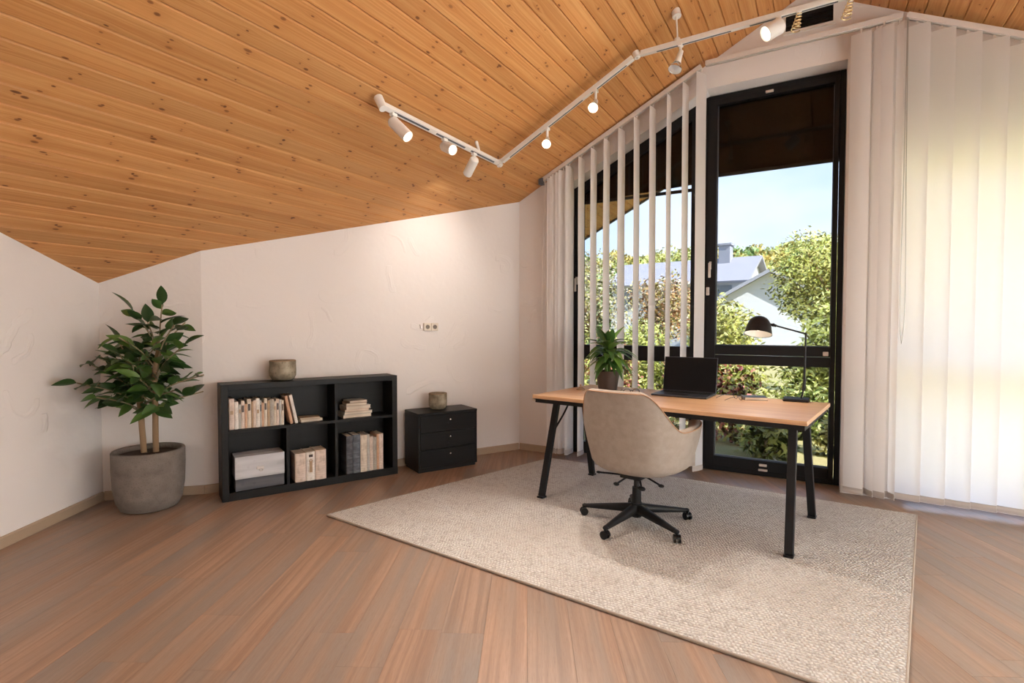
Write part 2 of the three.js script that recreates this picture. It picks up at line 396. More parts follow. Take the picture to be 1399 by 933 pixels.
// walls
function wallBetween(name, label, a, b, thick = 0.2, top = ceilY, extra = []) {      // a -> b with the room on the right hand side seen from above
  const L = Math.hypot(b[0] - a[0], b[1] - a[1]), ux = (b[0] - a[0]) / L, uz = (b[1] - a[1]) / L;
  const g = metreUV(extrude([[0, 0], [L, 0], [L, top(b[0])], ...extra, [0, top(a[0])]], thick));
  const m = new THREE.Matrix4().makeBasis(V(ux, 0, uz), V(0, 1, 0), V(-uz, 0, ux)); // thickness goes along (-uz, ux)
  g.applyMatrix4(m); g.translate(a[0], 0, a[1]);
  return asStructure(obj(name, g, M.wall), label, 'wall');
}
wallBetween('wall_left', 'white trowelled plaster wall left of the potted tree', C3, D0);
wallBetween('wall_corner', 'short white plaster wall behind the potted tree', C2, C3);
wallBetween('wall_back', 'white plaster wall behind the bookshelf and drawers', C1, C2);
wallBetween('wall_rear', 'white plaster gable wall behind the room', D0, F0, 0.2, ceilY, [[RIDGE_X - D0[0], RIDGE_Y]]);

const OPEN_A = [[-2.16, 0], [0.13, 0], [0.13, 3.27], [-0.88, 3.27], [-2.16, 2.63]];
const OPEN_B = [[0.47, 0], [1.95, 0], [1.95, 2.53], [0.62, 3.215], [0.47, 3.215]];
{
  const pts = [[C1[0] - 0.12, 0], [E0[0], 0], [E0[0], ceilY(E0[0])], [RIDGE_X, RIDGE_Y], [C1[0] - 0.12, ceilY(C1[0] - 0.12)]];
  const cut = (o) => o.map(([x, y]) => [x, Math.max(y, 0.0)]);
  // opened down to the floor: the outline walks round both openings
  const outline = [[C1[0], 0], ...[OPEN_A[0], OPEN_A[4], OPEN_A[3], OPEN_A[2], OPEN_A[1]], ...[OPEN_B[0], OPEN_B[4], OPEN_B[3], OPEN_B[2], OPEN_B[1]], [E0[0], 0], [E0[0], ceilY(E0[0])], [RIDGE_X, RIDGE_Y], [C1[0], ceilY(C1[0])]];
  const w = obj('wall_window', metreUV(extrude(outline, 0.34).translate(0, 0, WALL_Z - 0.34)), M.wall);
  asStructure(w, 'white gable wall around the tall windows', 'wall');
}
// right wall out of the picture, with a wide blind-covered window facing the sun
const RW = { z0: -3.9, z1: 0.6, y0: 0.15, y1: 2.3 };
{
  const h = ceilY(2.4);
  const g = metreUV(extrude([[-4.781, 0], [1.6, 0], [1.6, h], [-4.781, h]], 0.2, [[[RW.z0, RW.y0], [RW.z1, RW.y0], [RW.z1, RW.y1], [RW.z0, RW.y1]]]));
  g.applyMatrix4(new THREE.Matrix4().makeBasis(V(0, 0, 1), V(0, 1, 0), V(-1, 0, 0))); g.translate(2.6, 0, 0);
  asStructure(obj('wall_right', g, M.wall), 'white plaster wall beyond the closed blinds', 'wall');
}
// skirting boards
function skirting(name, label, a, b, cut0 = 0, cut1 = 0) {
  const L = Math.hypot(b[0] - a[0], b[1] - a[1]), ux = (b[0] - a[0]) / L, uz = (b[1] - a[1]) / L;
  const g = metreUV(extrude([[0, 0], [0.014, 0], [0.014, 0.058], [0.009, 0.066], [0, 0.066]], L - cut0 - cut1));
  g.applyMatrix4(new THREE.Matrix4().makeBasis(V(uz, 0, -ux), V(0, 1, 0), V(ux, 0, uz))); g.translate(a[0] + ux * cut0, 0, a[1] + uz * cut0);
  return asStructure(obj(name, g, M.base), label, 'baseboard');
}
skirting('baseboard_left', 'light wood skirting under the left wall', C3, D0, 0.012);
skirting('baseboard_corner', 'light wood skirting behind the grey plant pot', C2, C3, 0, 0.012);
skirting('baseboard_back', 'light wood skirting behind the shelf and drawers', C1, C2, 0.012);
skirting('baseboard_window', 'short light wood skirting beside the left window', [OPEN_A[0][0], WALL_Z], C1, 0, 0.012);
skirting('baseboard_pier', 'short white skirting on the pier beside the glazed door', [OPEN_B[0][0], WALL_Z], [OPEN_A[1][0], WALL_Z]).material = M.white;

// ---------------------------------------------------------------- windows
const FD = 0.075;                                   // frame depth
const fbox = (x0, x1, y0, y1, z0 = FRAME_Z, d = FD) => box(x1 - x0, y1 - y0, d, (x0 + x1) / 2, (y0 + y1) / 2, z0 - d / 2, 0.004);
const pane = (pts, z) => extrude(pts, 0.004).translate(0, 0, z);
function handle(parent, x, y, s = 1) {
  obj('handle', [box(0.028, 0.075, 0.012, x, y, FRAME_Z + 0.006, 0.004), rod(V(x, y + 0.01, FRAME_Z + 0.01), V(x, y + 0.01, FRAME_Z + 0.045), 0.008), box(0.022, 0.13, 0.014, x, y - 0.045 * s, FRAME_Z + 0.05, 0.006)], M.handle, parent);
}
{ // left window, its head sloping with the roof
  const w = structure('window_1', 'black framed window with sloping head behind the open blind slats');
  const x0 = -2.158, x1 = -0.945, top = (x) => 2.628 + (x - x0) * 0.5, b = 0.085;
  obj('window_frame', [
    extrude([[x0, 0.005], [x0 + b, 0.005], [x0 + b, top(x0 + b)], [x0, top(x0)]], FD).translate(0, 0, FRAME_Z - FD),
    extrude([[x1 - b, 0.005], [x1, 0.005], [x1, top(x1)], [x1 - b, top(x1 - b)]], FD).translate(0, 0, FRAME_Z - FD),
    extrude([[x0 + b, top(x0 + b) - b * 1.12], [x1 - b, top(x1 - b) - b * 1.12], [x1 - b, top(x1 - b)], [x0 + b, top(x0 + b)]], FD).translate(0, 0, FRAME_Z - FD),
    fbox(x0 + b, x1 - b, 0.005, 0.12), fbox(x0 + b, x1 - b, 0.945, 1.085)], M.frame, w);
  obj('pane', pane([[x0 + b, 1.085], [x1 - b, 1.085], [x1 - b, top(x1 - b) - b * 1.12], [x0 + b, top(x0 + b) - b * 1.12]], FRAME_Z - 0.045), M.glassTint, w);
  obj('pane', pane([[x0 + b, 0.12], [x1 - b, 0.12], [x1 - b, 0.945], [x0 + b, 0.945]], FRAME_Z - 0.045), M.glassTint, w);
  handle(w, x0 + 0.035, 1.72);
}
{ // glazed door
  const w = structure('door_1', 'black framed glazed door behind the desk');
  const x0 = -0.943, x1 = 0.128, b = 0.05, s = 0.075;
  obj('door_frame', [fbox(x0, x0 + b, 0.005, 3.262), fbox(x1 - b + 0.01, x1, 0.005, 3.262), fbox(x0 + b, x1 - b + 0.01, 3.225, 3.262), fbox(x0 + b, x1 - b + 0.01, 0.005, 0.045)], M.frame, w);
  const a0 = x0 + b + 0.002, a1 = x1 - b + 0.008, zf = FRAME_Z + 0.012;
  const leaf = obj('door_leaf', [fbox(a0, a0 + s, 0.048, 3.222, zf, 0.08), fbox(a1 - 0.035, a1, 0.048, 3.222, zf, 0.08), fbox(a0 + s, a1 - 0.035, 3.175, 3.222, zf, 0.08), fbox(a0 + s, a1 - 0.035, 0.048, 0.135, zf, 0.08), fbox(a0 + s, a1 - 0.035, 0.94, 1.02, zf, 0.08), fbox(a0 + s, a1 - 0.035, 1.024, 1.105, zf, 0.08)], M.frame, w);
  const g0 = a0 + s, g1 = a1 - 0.035;
  for (const [y0, y1] of [[0.135, 0.94], [1.105, 3.175]]) {
    obj('pane', pane([[g0, y0], [g1, y0], [g1, y1], [g0, y1]], FRAME_Z - 0.045), M.glassTint, w);
    obj('gasket', [fbox(g0, g0 + 0.006, y0, y1, FRAME_Z - 0.02, 0.02), fbox(g1 - 0.006, g1, y0, y1, FRAME_Z - 0.02, 0.02), fbox(g0, g1, y0, y0 + 0.006, FRAME_Z - 0.02, 0.02)], M.gasket, w);
  }
  handle(w, a0 + 0.03, 1.80);
  obj('lock', [box(0.026, 0.07, 0.014, a0 + 0.012, 1.575, zf + 0.007, 0.005), rod(V(a0 + 0.012, 1.575, zf), V(a0 + 0.012, 1.575, zf + 0.03), 0.008)], M.handle, w);
  obj('catch', box(0.06, 0.02, 0.02, -0.41, 3.2, zf + 0.01, 0.005), M.handle, w);
  obj('catch', [box(0.06, 0.02, 0.02, -0.42, 0.1, zf + 0.01, 0.005), box(0.07, 0.018, 0.014, -0.42, 0.058, zf + 0.007, 0.004)], M.handle, w);
  obj('hinge', box(0.04, 0.035, 0.02, 0.02, 1.05, zf + 0.01, 0.006), M.handle, w);
}
{ // right window, wholly behind the closed slats
  const w = structure('window_2', 'window behind the closed vertical blind');
  const x0 = 0.472, x1 = 1.948, b = 0.08, top = (x) => 3.213 - Math.max(0, x - 0.62) * 0.515;
  obj('window_frame', [
    extrude([[x0, 0.005], [x0 + b, 0.005], [x0 + b, 3.212], [x0, 3.212]], FD).translate(0, 0, FRAME_Z - FD),
    extrude([[x1 - b, 0.005], [x1, 0.005], [x1, top(x1)], [x1 - b, top(x1 - b)]], FD).translate(0, 0, FRAME_Z - FD),
    extrude([[x0 + b, 3.12], [0.62, 3.12], [x1 - b, top(x1 - b) - 0.09], [x1 - b, top(x1 - b)], [0.62, 3.212], [x0 + b, 3.212]], FD).translate(0, 0, FRAME_Z - FD),
    fbox(x0 + b, x1 - b, 0.005, 0.1), fbox(x0 + b, x1 - b, 0.945, 1.085)], M.frame, w);
  obj('pane', pane([[x0 + b, 1.085], [x1 - b, 1.085], [x1 - b, top(x1 - b) - 0.09], [0.62, 3.12], [x0 + b, 3.12]], FRAME_Z - 0.045), M.glass, w);
  obj('pane', pane([[x0 + b, 0.1], [x1 - b, 0.1], [x1 - b, 0.945], [x0 + b, 0.945]], FRAME_Z - 0.045), M.glass, w);
}
{ // window in the right wall
  const w = structure('window_3', 'wide white framed window in the right wall'), x = 2.5;
  const fr = (z0, z1, y0, y1) => box(0.07, y1 - y0, z1 - z0, x, (y0 + y1) / 2, (z0 + z1) / 2, 0.004);
  obj('window_frame', [fr(RW.z0, RW.z1, RW.y0, RW.y0 + 0.07), fr(RW.z0, RW.z1, RW.y1 - 0.07, RW.y1), ...[0, 1, 2, 3].map((k) => { const z = lerp(RW.z0, RW.z1 - 0.07, k / 3); return fr(z, z + 0.07, RW.y0 + 0.07, RW.y1 - 0.07); })], M.white, w);
  for (let k = 0; k < 3; k++) { const a = lerp(RW.z0, RW.z1 - 0.07, k / 3) + 0.07, b = lerp(RW.z0, RW.z1 - 0.07, (k + 1) / 3); obj('pane', box(0.004, RW.y1 - RW.y0 - 0.14, b - a, x, (RW.y0 + RW.y1) / 2, (a + b) / 2), M.glass, w); }
}
// dark outdoor screens let down over the tops of the windows
{
  const scr = (pts, label) => { const t = thing('roller_screen', label, 'screen', [0, 0, 0], 0, 'outdoor roller screens'); obj('fabric', metreUV(extrude(pts, 0.004)).translate(0, 0, FRAME_Z - 0.10), M.screen, t); const lo = pts[0][1]; obj('hem_bar', box(pts[1][0] - pts[0][0], 0.03, 0.018, (pts[0][0] + pts[1][0]) / 2, lo, FRAME_Z - 0.1, 0.006), M.gasket, t); };
  scr([[-2.14, 2.50], [-0.96, 2.55], [-0.96, 3.2], [-2.14, 2.61]], 'dark outdoor screen half lowered over the sloping headed window');
  scr([[-0.925, 2.60], [0.115, 2.60], [0.115, 3.235], [-0.925, 3.235]], 'dark outdoor screen half lowered over the glazed door');
  scr([[0.48, 2.42], [1.93, 2.42], [1.93, 2.53], [0.62, 3.2], [0.48, 3.2]], 'dark outdoor screen behind the closed blind slats');
}

// ---------------------------------------------------------------- vertical blinds
const BLIND_Z = -4.66;
const railY = (x) => (x < -0.87 ? 3.425 + (x + 0.87) * 0.5 : x > 0.458 ? 3.44 - (x - 0.458) * 0.495 : 3.43);
function slatGeo(w, h, curl, seg = 6) { return grid(seg, 10, (u, v) => { const x = (u - 0.5) * w; return [x, v * h, curl * (1 - 4 * (u - 0.5) ** 2) + 0.0015 * Math.sin(v * 9 + curl * 900)]; }); }
function addSlat(parent, x, z, turn, bottom, width = 0.127, curl = 0.006, drop = 0.05) {
  const top = railY(x) - drop, g = slatGeo(width, top - bottom, curl);
  const s = obj('slat', g, M.blind, parent); s.position.set(x, bottom, z); s.rotation.y = turn;
  const h = obj('hem', slatGeo(width * 0.99, 0.045, curl), M.hem, s); h.position.set(0, 0.002, 0.003);
  const c = obj('clip', box(0.012, drop - 0.012, 0.006, 0, top - bottom + (drop - 0.012) / 2, 0), M.railWhite, s);
  return s;
}
function rail(parent, a, b) {
  obj('headrail', bar(V(a[0], a[1], BLIND_Z), V(b[0], b[1], BLIND_Z), 0.045, 0.038, V(0, 1, 0)), M.railWhite, parent);
  obj('rail_track', bar(V(a[0], a[1] - 0.022, BLIND_Z), V(b[0], b[1] - 0.022, BLIND_Z), 0.022, 0.008, V(0, 1, 0)), M.alu, parent);
}
{
  const r = rng(61);
  const t = thing('vertical_blind', 'white vertical blind with turned open slats on a sloping rail', 'blind');
  rail(t, [-2.37, railY(-2.37)], [-0.9, railY(-0.9)]);
  obj('end_cap', box(0.05, 0.06, 0.06, -2.375, railY(-2.37) - 0.01, BLIND_Z, 0.006), M.gasket, t);
  for (const [x, a] of [[-2.262, 62], [-2.236, 66], [-2.208, 60], [-2.18, 70], [-2.145, 64], [-2.085, 77]]) addSlat(t, x, BLIND_Z, THREE.MathUtils.degToRad(a), 0.05, 0.127, 0.008);
  const xs = [-1.963, -1.842, -1.718, -1.579, -1.441, -1.3, -1.161, -1.025, -0.899];
  xs.forEach((x, i) => addSlat(t, x, BLIND_Z, THREE.MathUtils.degToRad([86, 85, 83, 79, 84, 80, 86, 79, 62][i]), 0.05, 0.127, rr(0.002, 0.006, r)));
  obj('pull_cord', tube([V(-2.33, railY(-2.33) - 0.02, BLIND_Z + 0.03), V(-2.345, 1.9, BLIND_Z + 0.04), V(-2.35, 1.25, BLIND_Z + 0.04), V(-2.335, 1.16, BLIND_Z + 0.045), V(-2.32, 1.25, BLIND_Z + 0.04), V(-2.325, railY(-2.33) - 0.02, BLIND_Z + 0.03)], 0.0022, 40, 5), M.railWhite, t);
  const m = thing('vertical_blind', 'greyish vertical blind with its slats gathered beside the glazed door', 'blind');
  rail(m, [-0.868, 3.425], [0.445, 3.437]);
  for (const [x, a] of [[0.205, 14], [0.262, -28], [0.296, 62], [0.34, 26], [0.39, -20], [0.428, 66]]) addSlat(m, x, BLIND_Z + ({ 14: 0.012, '-28': -0.02, 26: 0.02, '-20': -0.004 }[a] || 0), THREE.MathUtils.degToRad(-a), 0.035, 0.127, 0.006);
  const q = thing('vertical_blind', 'glowing vertical blind with closed overlapping slats', 'blind');
  rail(q, [0.472, 3.432], [2.0, railY(2.0)]);
  for (let k = 0; k < 11; k++) addSlat(q, 0.53 + k * 0.1365, BLIND_Z, THREE.MathUtils.degToRad(-11), 0.035, 0.15, 0.004);
  obj('pull_cord', tube([V(0.468, 3.39, BLIND_Z + 0.06), V(0.466, 2.4, BLIND_Z + 0.07), V(0.462, 1.3, BLIND_Z + 0.075), V(0.472, 1.15, BLIND_Z + 0.08), V(0.486, 1.3, BLIND_Z + 0.075), V(0.478, 2.4, BLIND_Z + 0.07), V(0.472, 3.39, BLIND_Z + 0.06)], 0.003, 60, 5), M.alu, q);
  const s = thing('vertical_blind', 'closed white vertical blind over the right wall window', 'blind');
  obj('headrail', box(0.045, 0.038, RW.z1 - RW.z0 + 0.2, 2.33, RW.y1 + 0.08, (RW.z0 + RW.z1) / 2), M.railWhite, s);
  for (let k = 0; k < 36; k++) { const z = RW.z0 + 0.0 + k * 0.129; const o = obj('slat', slatGeo(0.145, 2.25, 0.004), M.blind, s); o.material = M.sheer; o.position.set(2.33, 0.08, z); o.rotation.y = Math.PI / 2 - 0.15; }
}

// ---------------------------------------------------------------- ceiling track with spotlights
const TRACK = { A: V(-2.33, 2.612, -2.43), B: V(-2.33, 2.612, -3.80), C: V(-1.18, 3.207, -3.80), D: V(0.75, 3.245, -3.80) };
{
  const t = thing('light_track', 'white ceiling track of three joined lengths carrying the spotlights', 'track');
  const seg = (a, b, up) => {
    const d = b.clone().sub(a).normalize(), s = a.clone().addScaledVector(d, 0.03), e = b.clone().addScaledVector(d, -0.03);
    const g = bar(s, e, 0.036, 0.034, up), o = obj('track_bar', g, M.white, t);
    const dn = d.clone().cross(up).cross(d).normalize().multiplyScalar(-0.0176);
    for (const [k0, k1] of [[0.06, 0.32], [0.38, 0.64], [0.7, 0.95]]) obj('conductor_slot', bar(s.clone().lerp(e, k0).add(dn), s.clone().lerp(e, k1).add(dn), 0.014, 0.002, up), M.gasket, o);
  };
  const up1 = V(Math.sin(-PHI), Math.cos(PHI), 0);
  seg(TRACK.A, TRACK.B, up1); seg(TRACK.B, TRACK.C, up1); seg(TRACK.C, TRACK.D, V(0, 1, 0));
  const joint = (p) => obj('corner_joint', [rod(p.clone().add(V(0.008, -0.02, 0)), p.clone().add(V(-0.008, 0.02, 0)), 0.026, 0.026, 20), new THREE.SphereGeometry(0.012, 12, 8).translate(p.x + 0.01, p.y - 0.022, p.z)], M.white, t);
  joint(TRACK.B); joint(TRACK.C);
  obj('end_cap', rod(TRACK.A.clone().add(V(0.012, -0.026, -0.01)), TRACK.A.clone().add(V(-0.03, 0.05, -0.01)), 0.026, 0.028, 20), M.white, t);
  for (const [x, z] of [[-2.33, -3.5]]) {
    const y = z === -3.5 ? 2.612 : 2.612 + (x + 2.33) * SLOPE;
    obj('mount', rod(V(x, y + 0.015, z), V(x - 0.028, ceilY(x - 0.028), z), 0.01, 0.014, 12), M.white, t);
  }
  obj('mount', [rod(V(-0.895, 3.225, -3.80), V(-0.91, 3.43, -3.82), 0.006, 0.006, 10), rod(V(-0.895, 3.222, -3.80), V(-0.897, 3.245, -3.80), 0.02, 0.02, 14), rod(V(-0.905, 3.405, -3.818), V(-0.915, 3.452, -3.825), 0.03, 0.03, 18)], M.white, t);
}
// one head: clip on the track, short neck, body, face. dir is where it points.
function spotHead(label, at, dir, o = {}) {
  const { kind = 'can', lit = 0, len = 0.13, r = 0.034, neck = 0.05, cone = 60, color = [1, 0.9, 0.79], blend = 0.8 } = o;
  const t = thing('spotlight', label, 'spotlight', [at.x, at.y, at.z], 0, 'spotlights on the ceiling track');
  const d = dir.clone().normalize(), p0 = V(0, -0.022, 0), p1 = V(0, -0.022 - neck, 0);
  obj('adapter', [box(0.03, 0.02, 0.045, 0, -0.027, 0, 0.004), rod(p0, p1, 0.011, 0.009)], M.white, t);
  const back = p1.clone().addScaledVector(d, -0.02), front = p1.clone().addScaledVector(d, len);
  const orient = (g) => { g.applyQuaternion(new THREE.Quaternion().setFromUnitVectors(V(0, 1, 0), d)); return g.translate(back.x, back.y, back.z); };
  const L = back.distanceTo(front);
  let face;
  if (kind === 'can') {
    obj('body', orient(lathe([[0.001, 0], [r * 0.8, 0.002], [r, 0.016], [r, L - 0.002], [r * 0.97, L], [r * 0.9, L - 0.001], [r * 0.88, L - 0.018]], 32)), M.white, t);
    face = obj('lamp_face', orient(lathe([[0.0005, L - 0.012], [r * 0.5, L - 0.013], [r * 0.875, L - 0.017]], 32)), lit ? M.lampFace : M.bulbOff, t);
  } else {
    obj('neck', orient(lathe([[0.001, 0], [0.016, 0.002], [0.02, L * 0.35], [0.026, L * 0.62], [0.03, L * 0.66]], 24)), M.white, t);
    const R = r;
    obj('reflector', orient(lathe([[0.02, L * 0.58], [R * 0.9, L * 0.8], [R, L * 0.9], [R * 1.01, L * 0.94]], 28)), M.chrome, t);
    face = obj('lamp_face', orient(lathe([[0.0005, L * 0.98], [R * 0.5, L * 0.965], [R * 0.98, L * 0.93]], 28)), lit ? M.lampFace : M.bulbOff, t);
  }
  if (lit) {
    const s = new THREE.SpotLight(lin(...color), lit, 0, THREE.MathUtils.degToRad(cone), blend, 2);
    const tip = front.clone().addScaledVector(d, 0.012);
    s.position.copy(tip); s.target.position.copy(tip.clone().add(d)); s.castShadow = true; s.shadow.radius = 1.4;
    t.add(s, s.target);
  }
  return t;
}
const onB = (x) => V(x, 2.612 + (x + 2.33) * SLOPE, -3.80);
spotHead('lit white can spotlight nearest the free end of the ceiling track', V(-2.33, 2.612, -2.54), V(0.73, -0.72, -0.1), { lit: LIT(6), len: 0.15, r: 0.036, cone: 62 });
spotHead('lit white can spotlight in the middle of the track length along the boards', V(-2.33, 2.612, -3.06), V(0.72, -0.38, 0.22), { lit: LIT(6), len: 0.11, r: 0.036, cone: 62 });
spotHead('white can spotlight by the track corner aimed at the plaster wall', V(-2.33, 2.612, -3.43), V(-0.95, -0.72, -0.5), { lit: LIT(2.6), len: 0.14, r: 0.036, cone: 42, blend: 1 });
spotHead('glowing reflector bulb low on the sloping track length', onB(-1.89), V(0.5, -1.0, 1.25), { kind: 'bulb', lit: LIT(20), len: 0.12, r: 0.034, neck: 0.085, cone: 56 });
spotHead('glowing reflector bulb higher up on the sloping track length', onB(-1.49), V(0.2, -1.0, 1.15), { kind: 'bulb', lit: LIT(20), len: 0.13, r: 0.036, neck: 0.085, cone: 56 });
spotHead('unlit chrome reflector bulb hanging under the track mount', V(-0.875, 3.222, -3.80), V(-0.22, -1, 0.35), { kind: 'bulb', len: 0.14, r: 0.045, neck: 0.06 });
spotHead('lit white can spotlight in front of the gable wall', V(-0.27, 3.228, -3.80), V(-0.8, -0.55, 0.5), { lit: LIT(9), len: 0.1, r: 0.05, neck: 0.05, cone: 45 });
function LIT(k) { return k * 0.62; }
for (const [x, label] of [[-0.158, 'small amber glass holder hanging before the black vent'], [0.11, 'small amber glass holder hanging right of the black vent']]) {
  const t = thing('lamp_holder', label, 'lamp holder', [x, 3.215, -3.80], 0, 'amber holders on the ceiling track');
  obj('clip', box(0.03, 0.02, 0.04, 0, -0.002, 0, 0.004), M.white, t);
  const pts = []; for (let i = 0; i <= 60; i++) { const a = i / 60; pts.push(V(Math.cos(a * 31) * lerp(0.012, 0.026, a) - a * 0.02, -0.012 - a * 0.10, Math.sin(a * 31) * lerp(0.012, 0.026, a))); }
  obj('coil', tube(pts, 0.004, 160, 6), M.amber, t);
}
// black vent under the ridge
{
  const t = thing('gable_vent', 'small black vent panel with pale rim high under the ridge', 'vent', [-0.13, 3.66, WALL_Z]);
  obj('rim', extrude([[-0.175, -0.108], [0.175, -0.108], [0.175, 0.085], [-0.175, 0.085]], 0.03, [[[-0.16, -0.092], [0.16, -0.092], [0.16, 0.072], [-0.16, 0.072]]]), M.white, t);
  obj('panel', box(0.32, 0.164, 0.018, 0, -0.01, 0.011), M.blackMatte, t);
  for (let k = 0; k < 6; k++) obj('louvre', box(0.318, 0.004, 0.012, 0, -0.075 + k * 0.026, 0.022), M.black, t);
}

// ---------------------------------------------------------------- wall sockets
function socket(label, at, turn, n, dx = 0.071) {
  const t = thing('wall_socket', label, 'socket', at, turn);
  for (let k = 0; k < n; k++) {
    const x = (k - (n - 1) / 2) * dx;
    const p = obj('socket_plate', box(0.07, 0.07, 0.02, x, 0, 0.010, 0.004), M.socket, t);
    obj('socket_well', new THREE.CylinderGeometry(0.0205, 0.019, 0.004, 24).rotateX(Math.PI / 2).translate(x, 0, 0.0205), M.hole, p);
    obj('pin_hole', [new THREE.CylinderGeometry(0.003, 0.003, 0.004, 8).rotateX(Math.PI / 2).translate(x - 0.0095, 0, 0.0215), new THREE.CylinderGeometry(0.003, 0.003, 0.004, 8).rotateX(Math.PI / 2).translate(x + 0.0095, 0, 0.0215)], M.blackMatte, p);
  }
  return t;
}
const BACK_TURN = Math.atan2(0.878, 0.478);       // local +z to the wall's normal into the room
{
  const s = socket('cream double wall socket on the back wall above the drawers', [-3.161 + 0.0, 1.262, -3.925], BACK_TURN, 2, 0.072);
  const c = obj('cable_stub', [box(0.02, 0.035, 0.018, -0.095, 0.002, 0.009, 0.004), rod(V(-0.1, 0.01, 0.012), V(-0.112, 0.02, 0.016), 0.005)], M.handle, s);
}
socket('cream single wall socket under the left end of the desk', [-2.5, 0.55, WALL_Z], 0, 1);

// ---------------------------------------------------------------- rug
{
  const q = [[-2.854, -2.443], [0.25, -2.13], [0.56, -4.42], [-2.24, -4.57]];
  const t = thing('rug', 'large light grey beige woven rug under the desk', 'rug');
  obj('pile', metreUV(extrude(q.map(([x, z]) => [x, -z]), 0.008, [], 0.0025).rotateX(-Math.PI / 2).translate(0, 0.0026, 0)), M.rug, t);
  const edge = []; for (let i = 0; i < 4; i++) { const a = q[i], b = q[(i + 1) % 4]; edge.push(bar(V(a[0], 0.0075, a[1]), V(b[0], 0.0075, b[1]), 0.012, 0.013, V(0, 1, 0), 0.005)); }
  obj('binding', edge, std({ color: lin(0.36, 0.3, 0.25), roughness: 1 }), t);
}
const RUG_Y = 0.0136;

// ---------------------------------------------------------------- desk
const DESK = { c: V(-0.90, 0, -3.79), turn: THREE.MathUtils.degToRad(-7.5), y: 0.765, w: 1.80, d: 0.86 };
{
  const t = thing('desk', 'wooden top desk on black splayed trestle legs', 'desk', [DESK.c.x, RUG_Y, DESK.c.z], DESK.turn), Y = DESK.y - RUG_Y;
  obj('desktop', metreUV(new RoundedBoxGeometry(DESK.w, 0.026, DESK.d, 2, 0.003).translate(0, Y - 0.013, 0)), M.desk, t);
  obj('under_frame', [box(DESK.w - 0.03, 0.03, 0.03, 0, Y - 0.041, DESK.d / 2 - 0.03), box(DESK.w - 0.03, 0.03, 0.03, 0, Y - 0.041, -DESK.d / 2 + 0.03), box(0.03, 0.03, DESK.d - 0.09, DESK.w / 2 - 0.03, Y - 0.041, 0), box(0.03, 0.03, DESK.d - 0.09, -DESK.w / 2 + 0.03, Y - 0.041, 0)], M.blackMatte, t);
  for (const sx of [-1, 1]) {
    const x = sx * 0.80, zc = 0.05;
    for (const sz of [-1, 1]) {
      const top = V(x, Y - 0.056, zc + sz * 0.20), foot = V(x + sx * 0.02, 0.012, zc + sz * 0.375);
      const leg = obj('leg', bar(top, foot, 0.035, 0.045, V(1, 0, 0)), M.blackMatte, t);
      obj('foot_cap', box(0.05, 0.012, 0.055, foot.x, 0.006, foot.z, 0.003), M.black, leg);
    }
    obj('crossbar', bar(V(x, Y - 0.075, zc - 0.2), V(x, Y - 0.075, zc + 0.2), 0.02, 0.02), M.blackMatte, t);
    obj('brace', tube([V(x, Y - 0.08, zc + 0.02), V(x - sx * 0.01, Y - 0.16, zc + 0.12), V(x, Y - 0.28, zc + 0.25)], 0.007, 12, 8), M.blackMatte, t);
  }
}
const onDesk = (x, z, y = DESK.y) => [x, y, z];

